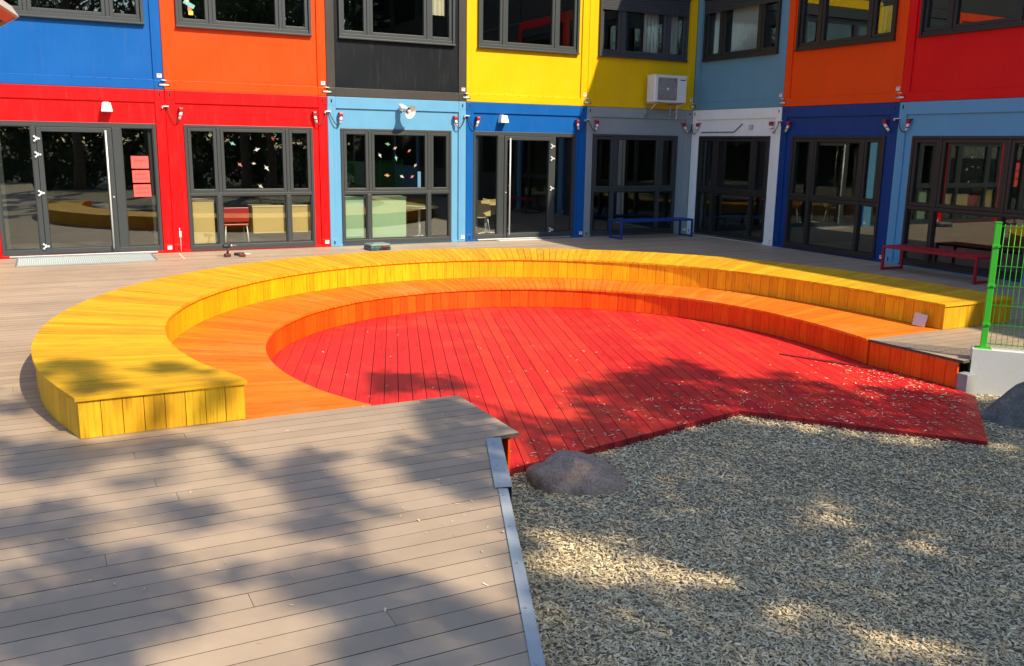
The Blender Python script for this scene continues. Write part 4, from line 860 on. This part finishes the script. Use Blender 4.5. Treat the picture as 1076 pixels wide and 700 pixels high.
# ------------------------------------------------------------------ sun, sky, camera
SD=Vector((1,-2.6,2.6)).normalized()       # towards the sun
el=math.asin(SD.z); az=math.atan2(SD.x,SD.y)
world=bpy.data.worlds.new('World'); scene.world=world; world.use_nodes=True; nt=world.node_tree; bg=nt.nodes['Background']
sky=nt.nodes.new('ShaderNodeTexSky'); sky.sky_type='NISHITA'; sky.sun_disc=False; sky.sun_elevation=el; sky.sun_rotation=az; sky.air_density=1.0; sky.dust_density=.6; sky.ozone_density=1.0
nt.links.new(sky.outputs[0],bg.inputs[0]); bg.inputs[1].default_value=.15
ld=bpy.data.lights.new('sun','SUN'); ld.energy=3.8; ld.angle=math.radians(.55); ld.color=(1,.86,.64); lo=bpy.data.objects.new('sun',ld); COL.objects.link(lo); lo.location=(0,-20,30); lo.rotation_euler=SD.to_track_quat('Z','Y').to_euler()
cd=bpy.data.cameras.new('camera'); cam=bpy.data.objects.new('camera',cd); COL.objects.link(cam); scene.camera=cam
pi_,ro=.2070686,.0160392; fw=Vector((.461098*math.cos(pi_),.887349*math.cos(pi_),-math.sin(pi_))); r0=Vector((.887349,-.461098,0)); u0=r0.cross(fw)
r2=r0*math.cos(ro)+u0*math.sin(ro); u2=-r0*math.sin(ro)+u0*math.cos(ro)
Mx=Matrix((r2,u2,-fw)).transposed().to_4x4(); Mx.translation=Vector((-14.0842,-17.83124,2.09176)); cam.matrix_world=Mx
cd.sensor_width=36; cd.lens=944.218/1076*36; cd.clip_start=.05; cd.clip_end=2000
vs_=scene.view_settings; vs_.view_transform='Standard'; vs_.look='None'; vs_.gamma=1; vs_.exposure=.88
# ------------------------------------------------------------------ trees behind the camera: they shade the court and show in the glass
leafm,nt,bs=mat('leaf'); r=attr(nt,'rnd'); setc(nt,bs,ramp(nt,r,[(.0,(.018,.045,.010)),(.5,(.04,.085,.018)),(1,(.085,.13,.03))])); bs.inputs['Roughness'].default_value=.5
bark=plain('bark',(.10,.075,.05),.9,0,.3,6,.5)
def leaves(C,per,rad,size):
    n=len(C)*per; P=np.repeat(np.array(C),per,0)+rng.normal(0,1,(n,3))*np.repeat(np.atleast_1d(rad)*np.ones(len(C)),per)[:,None]*np.array([.55,.55,.5])
    a=rng.normal(0,1,(n,3)); a/=np.linalg.norm(a,axis=1)[:,None]; t=rng.normal(0,1,(n,3)); b_=np.cross(a,t); b_/=np.linalg.norm(b_,axis=1)[:,None]; s=size*rng.uniform(.7,1.3,n)[:,None]
    V=np.stack([P-a*s,P+b_*s*.42,P+a*s,P-b_*s*.42],1); return V,np.repeat(rng.random(n),4)
def leafmesh(name,V,r,parent,loc):
    V=V-np.array(loc); n=len(V); me=bpy.data.meshes.new(name); me.vertices.add(n*4); me.vertices.foreach_set('co',V.ravel()); me.loops.add(n*4); me.loops.foreach_set('vertex_index',np.arange(n*4,dtype=np.int32))
    me.polygons.add(n); me.polygons.foreach_set('loop_start',np.arange(0,n*4,4,dtype=np.int32)); me.polygons.foreach_set('loop_total',np.full(n,4,np.int32)); a=me.attributes.new('rnd','FLOAT','POINT'); a.data.foreach_set('value',r.astype(np.float32))
    me.materials.append(leafm); me.update(calc_edges=True); o=bpy.data.objects.new(name,me); COL.objects.link(o); o.parent=parent; return o
def tree(label,base,targets,V,r,cat='tree',group='trees behind the viewer'):
    root=thing('broadleaf_tree',label,cat,base,0,group); bz=Vector(base); leafmesh('crown',V,r,root,base)
    b=MB(); hgt=float(np.median([t[2] for t in targets])) if len(targets) else base[2]+6; top=Vector((0,0,hgt-bz.z-1.0))
    b.tube([(0,0,-.1),(.05,.03,1.2),(-.05,.08,top.z*.5),(0,0,top.z)],[.26,.20,.15,.07],12,0)
    rr=random.Random(int(abs(base[0]*10)))
    for t in targets[::max(1,len(targets)//14)]:
        p=Vector(tuple(t))-bz; s=Vector((0,0,top.z*rr.uniform(.45,.95))); mid=s.lerp(p,.5)+Vector((0,0,-.25)); b.tube([s,mid,p],[.055,.035,.012],6,0)
    b.build('trunk',bark,root)
# shadow pattern on the ground -> positions of leaf clumps along the sun's rays
def pin(x,y,polys):
    c=np.zeros(len(x),bool)
    for P in polys: c|=inside(x,y,P)
    return c
kx,ky=SD.x/SD.z,SD.y/SD.z
gravpoly=[(-11.2,-12.55),(-8.6,-12.05),(-7.3,-13.6),(-6.0,-12.4),(-4,-14.0),(-1.5,-17.3),(-8,-19.5),(-13.7,-18.0),(-12.2,-14.4)]
def grow(polys,f,m):
    out=[]
    for P in polys:
        P=np.array(P); c=P.mean(0); d=P-c; r=np.hypot(*d.T)[:,None]; out.append([tuple(q) for q in c+d*np.maximum(.05,(r*f+m)/np.maximum(r,1e-6))])
    return out
st=.155; GX,GY=np.meshgrid(np.arange(-17.0,-1.2,st),np.arange(-21.0,-8.9,st)); GX=GX.ravel()+rng.uniform(-.06,.06,GX.size); GY=GY.ravel()+rng.uniform(-.06,.06,GY.size)
ing=pin(GX,GY,[gravpoly]); known=pin(GX,GY,grow(SHADE[:12],1.0,.045)+grow(SHADE[12:],1,-.03)); sun_=pin(GX,GY,grow(SUN,1.0,.04))
dap=(np.sin(GX*2.1+1.3*np.sin(GY*1.3))+np.sin(GY*1.9+1.1*np.sin(GX*1.7))>-.3)&((GX<-14.7)|(GY<-16.2))&(GX<-11.5)&(rng.random(GX.size)>.25)
sh=known|(ing&~sun_)|(dap&~ing); sh&=ing|(rng.random(GX.size)>np.where(GX>-11.6,.22,.08))
sh|=pin(GX,GY,[[(-13.72,-11.0),(-13.5,-11.05),(-13.42,-10.8),(-13.66,-10.75)],[(-13.25,-10.98),(-13.05,-10.98),(-13.05,-10.75),(-13.2,-10.75)]])
sh|=pin(GX,GY,[[(-10.9,-12.75),(-9.6,-12.4),(-9.8,-11.6),(-10.4,-11.2),(-10.85,-11.7)]])&(rng.random(GX.size)>.45)
clA=list(zip(GX[sh],GY[sh]))
cl=[]
for x,y in clA:
    h=rng.uniform(6.8,10.5) if x>-11.5 else rng.uniform(9,13.5); cl.append((x+kx*h,y+ky*h,h))
cl=np.array(cl)
tb=[(-9.8,-25.3,-.4),(-6.2,-22.6,-.4),(-12.6,-27.0,0.0),(-4.0,-27.5,-.4)]
tl=['tall shade tree rooted behind the viewer beside the chip bed','shade tree behind the viewer nearest the concrete wall','slender shade tree behind the viewer near the deck','shade tree behind the viewer furthest towards the shaded wing']
D=np.array([[np.hypot(c[0]-t[0],c[1]-t[1]) for t in tb] for c in cl]); own=D.argmin(1)
for k,t in enumerate(tb):
    C=cl[own==k]
    if len(C)==0: continue
    V,r_=leaves(C,24,.135,.08); tree(tl[k],t,[tuple(c) for c in C[rng.permutation(len(C))[:40]]],V,r_)
# tree belt further back
back=[(-26,-38,6.5,3.2),(-20,-41,8,3.6),(-14,-39,7,3.3),(-8,-42,8.5,3.8),(-2,-40,7,3.2),(-33,-33,7,3.4),(-36,-24,6.5,3.0),(-38,-14,7,3.2)]
wd_=['far left','left of centre','central','right of centre','rightmost','southern','western','northern']
for k,(x,y,h,rad) in enumerate(back):
    n=150; u=rng.normal(0,1,(n,3)); u/=np.linalg.norm(u,axis=1)[:,None]; C=u*rad*rng.uniform(.45,1,n)[:,None]**.6*np.array([1,1,.95])+np.array([x,y,h]); C=C[C[:,2]>1.2]
    V,r_=leaves(C,42,.75,.17); tree('leafy boundary tree behind the viewer, %s one of the belt'%wd_[k],(x,y,-.45),[tuple(c) for c in C[:40]],V,r_)
# hedge strip under the belt
V,r_=leaves(np.stack([rng.uniform(-52,4,3400),rng.uniform(-34.8,-33,3400),rng.uniform(-.3,3.6,3400)],1),34,.32,.14)
o=leafmesh('hedge',V,r_,None,(0,0,0)); tag(o,'clipped green hedge along the boundary behind the viewer','hedge')
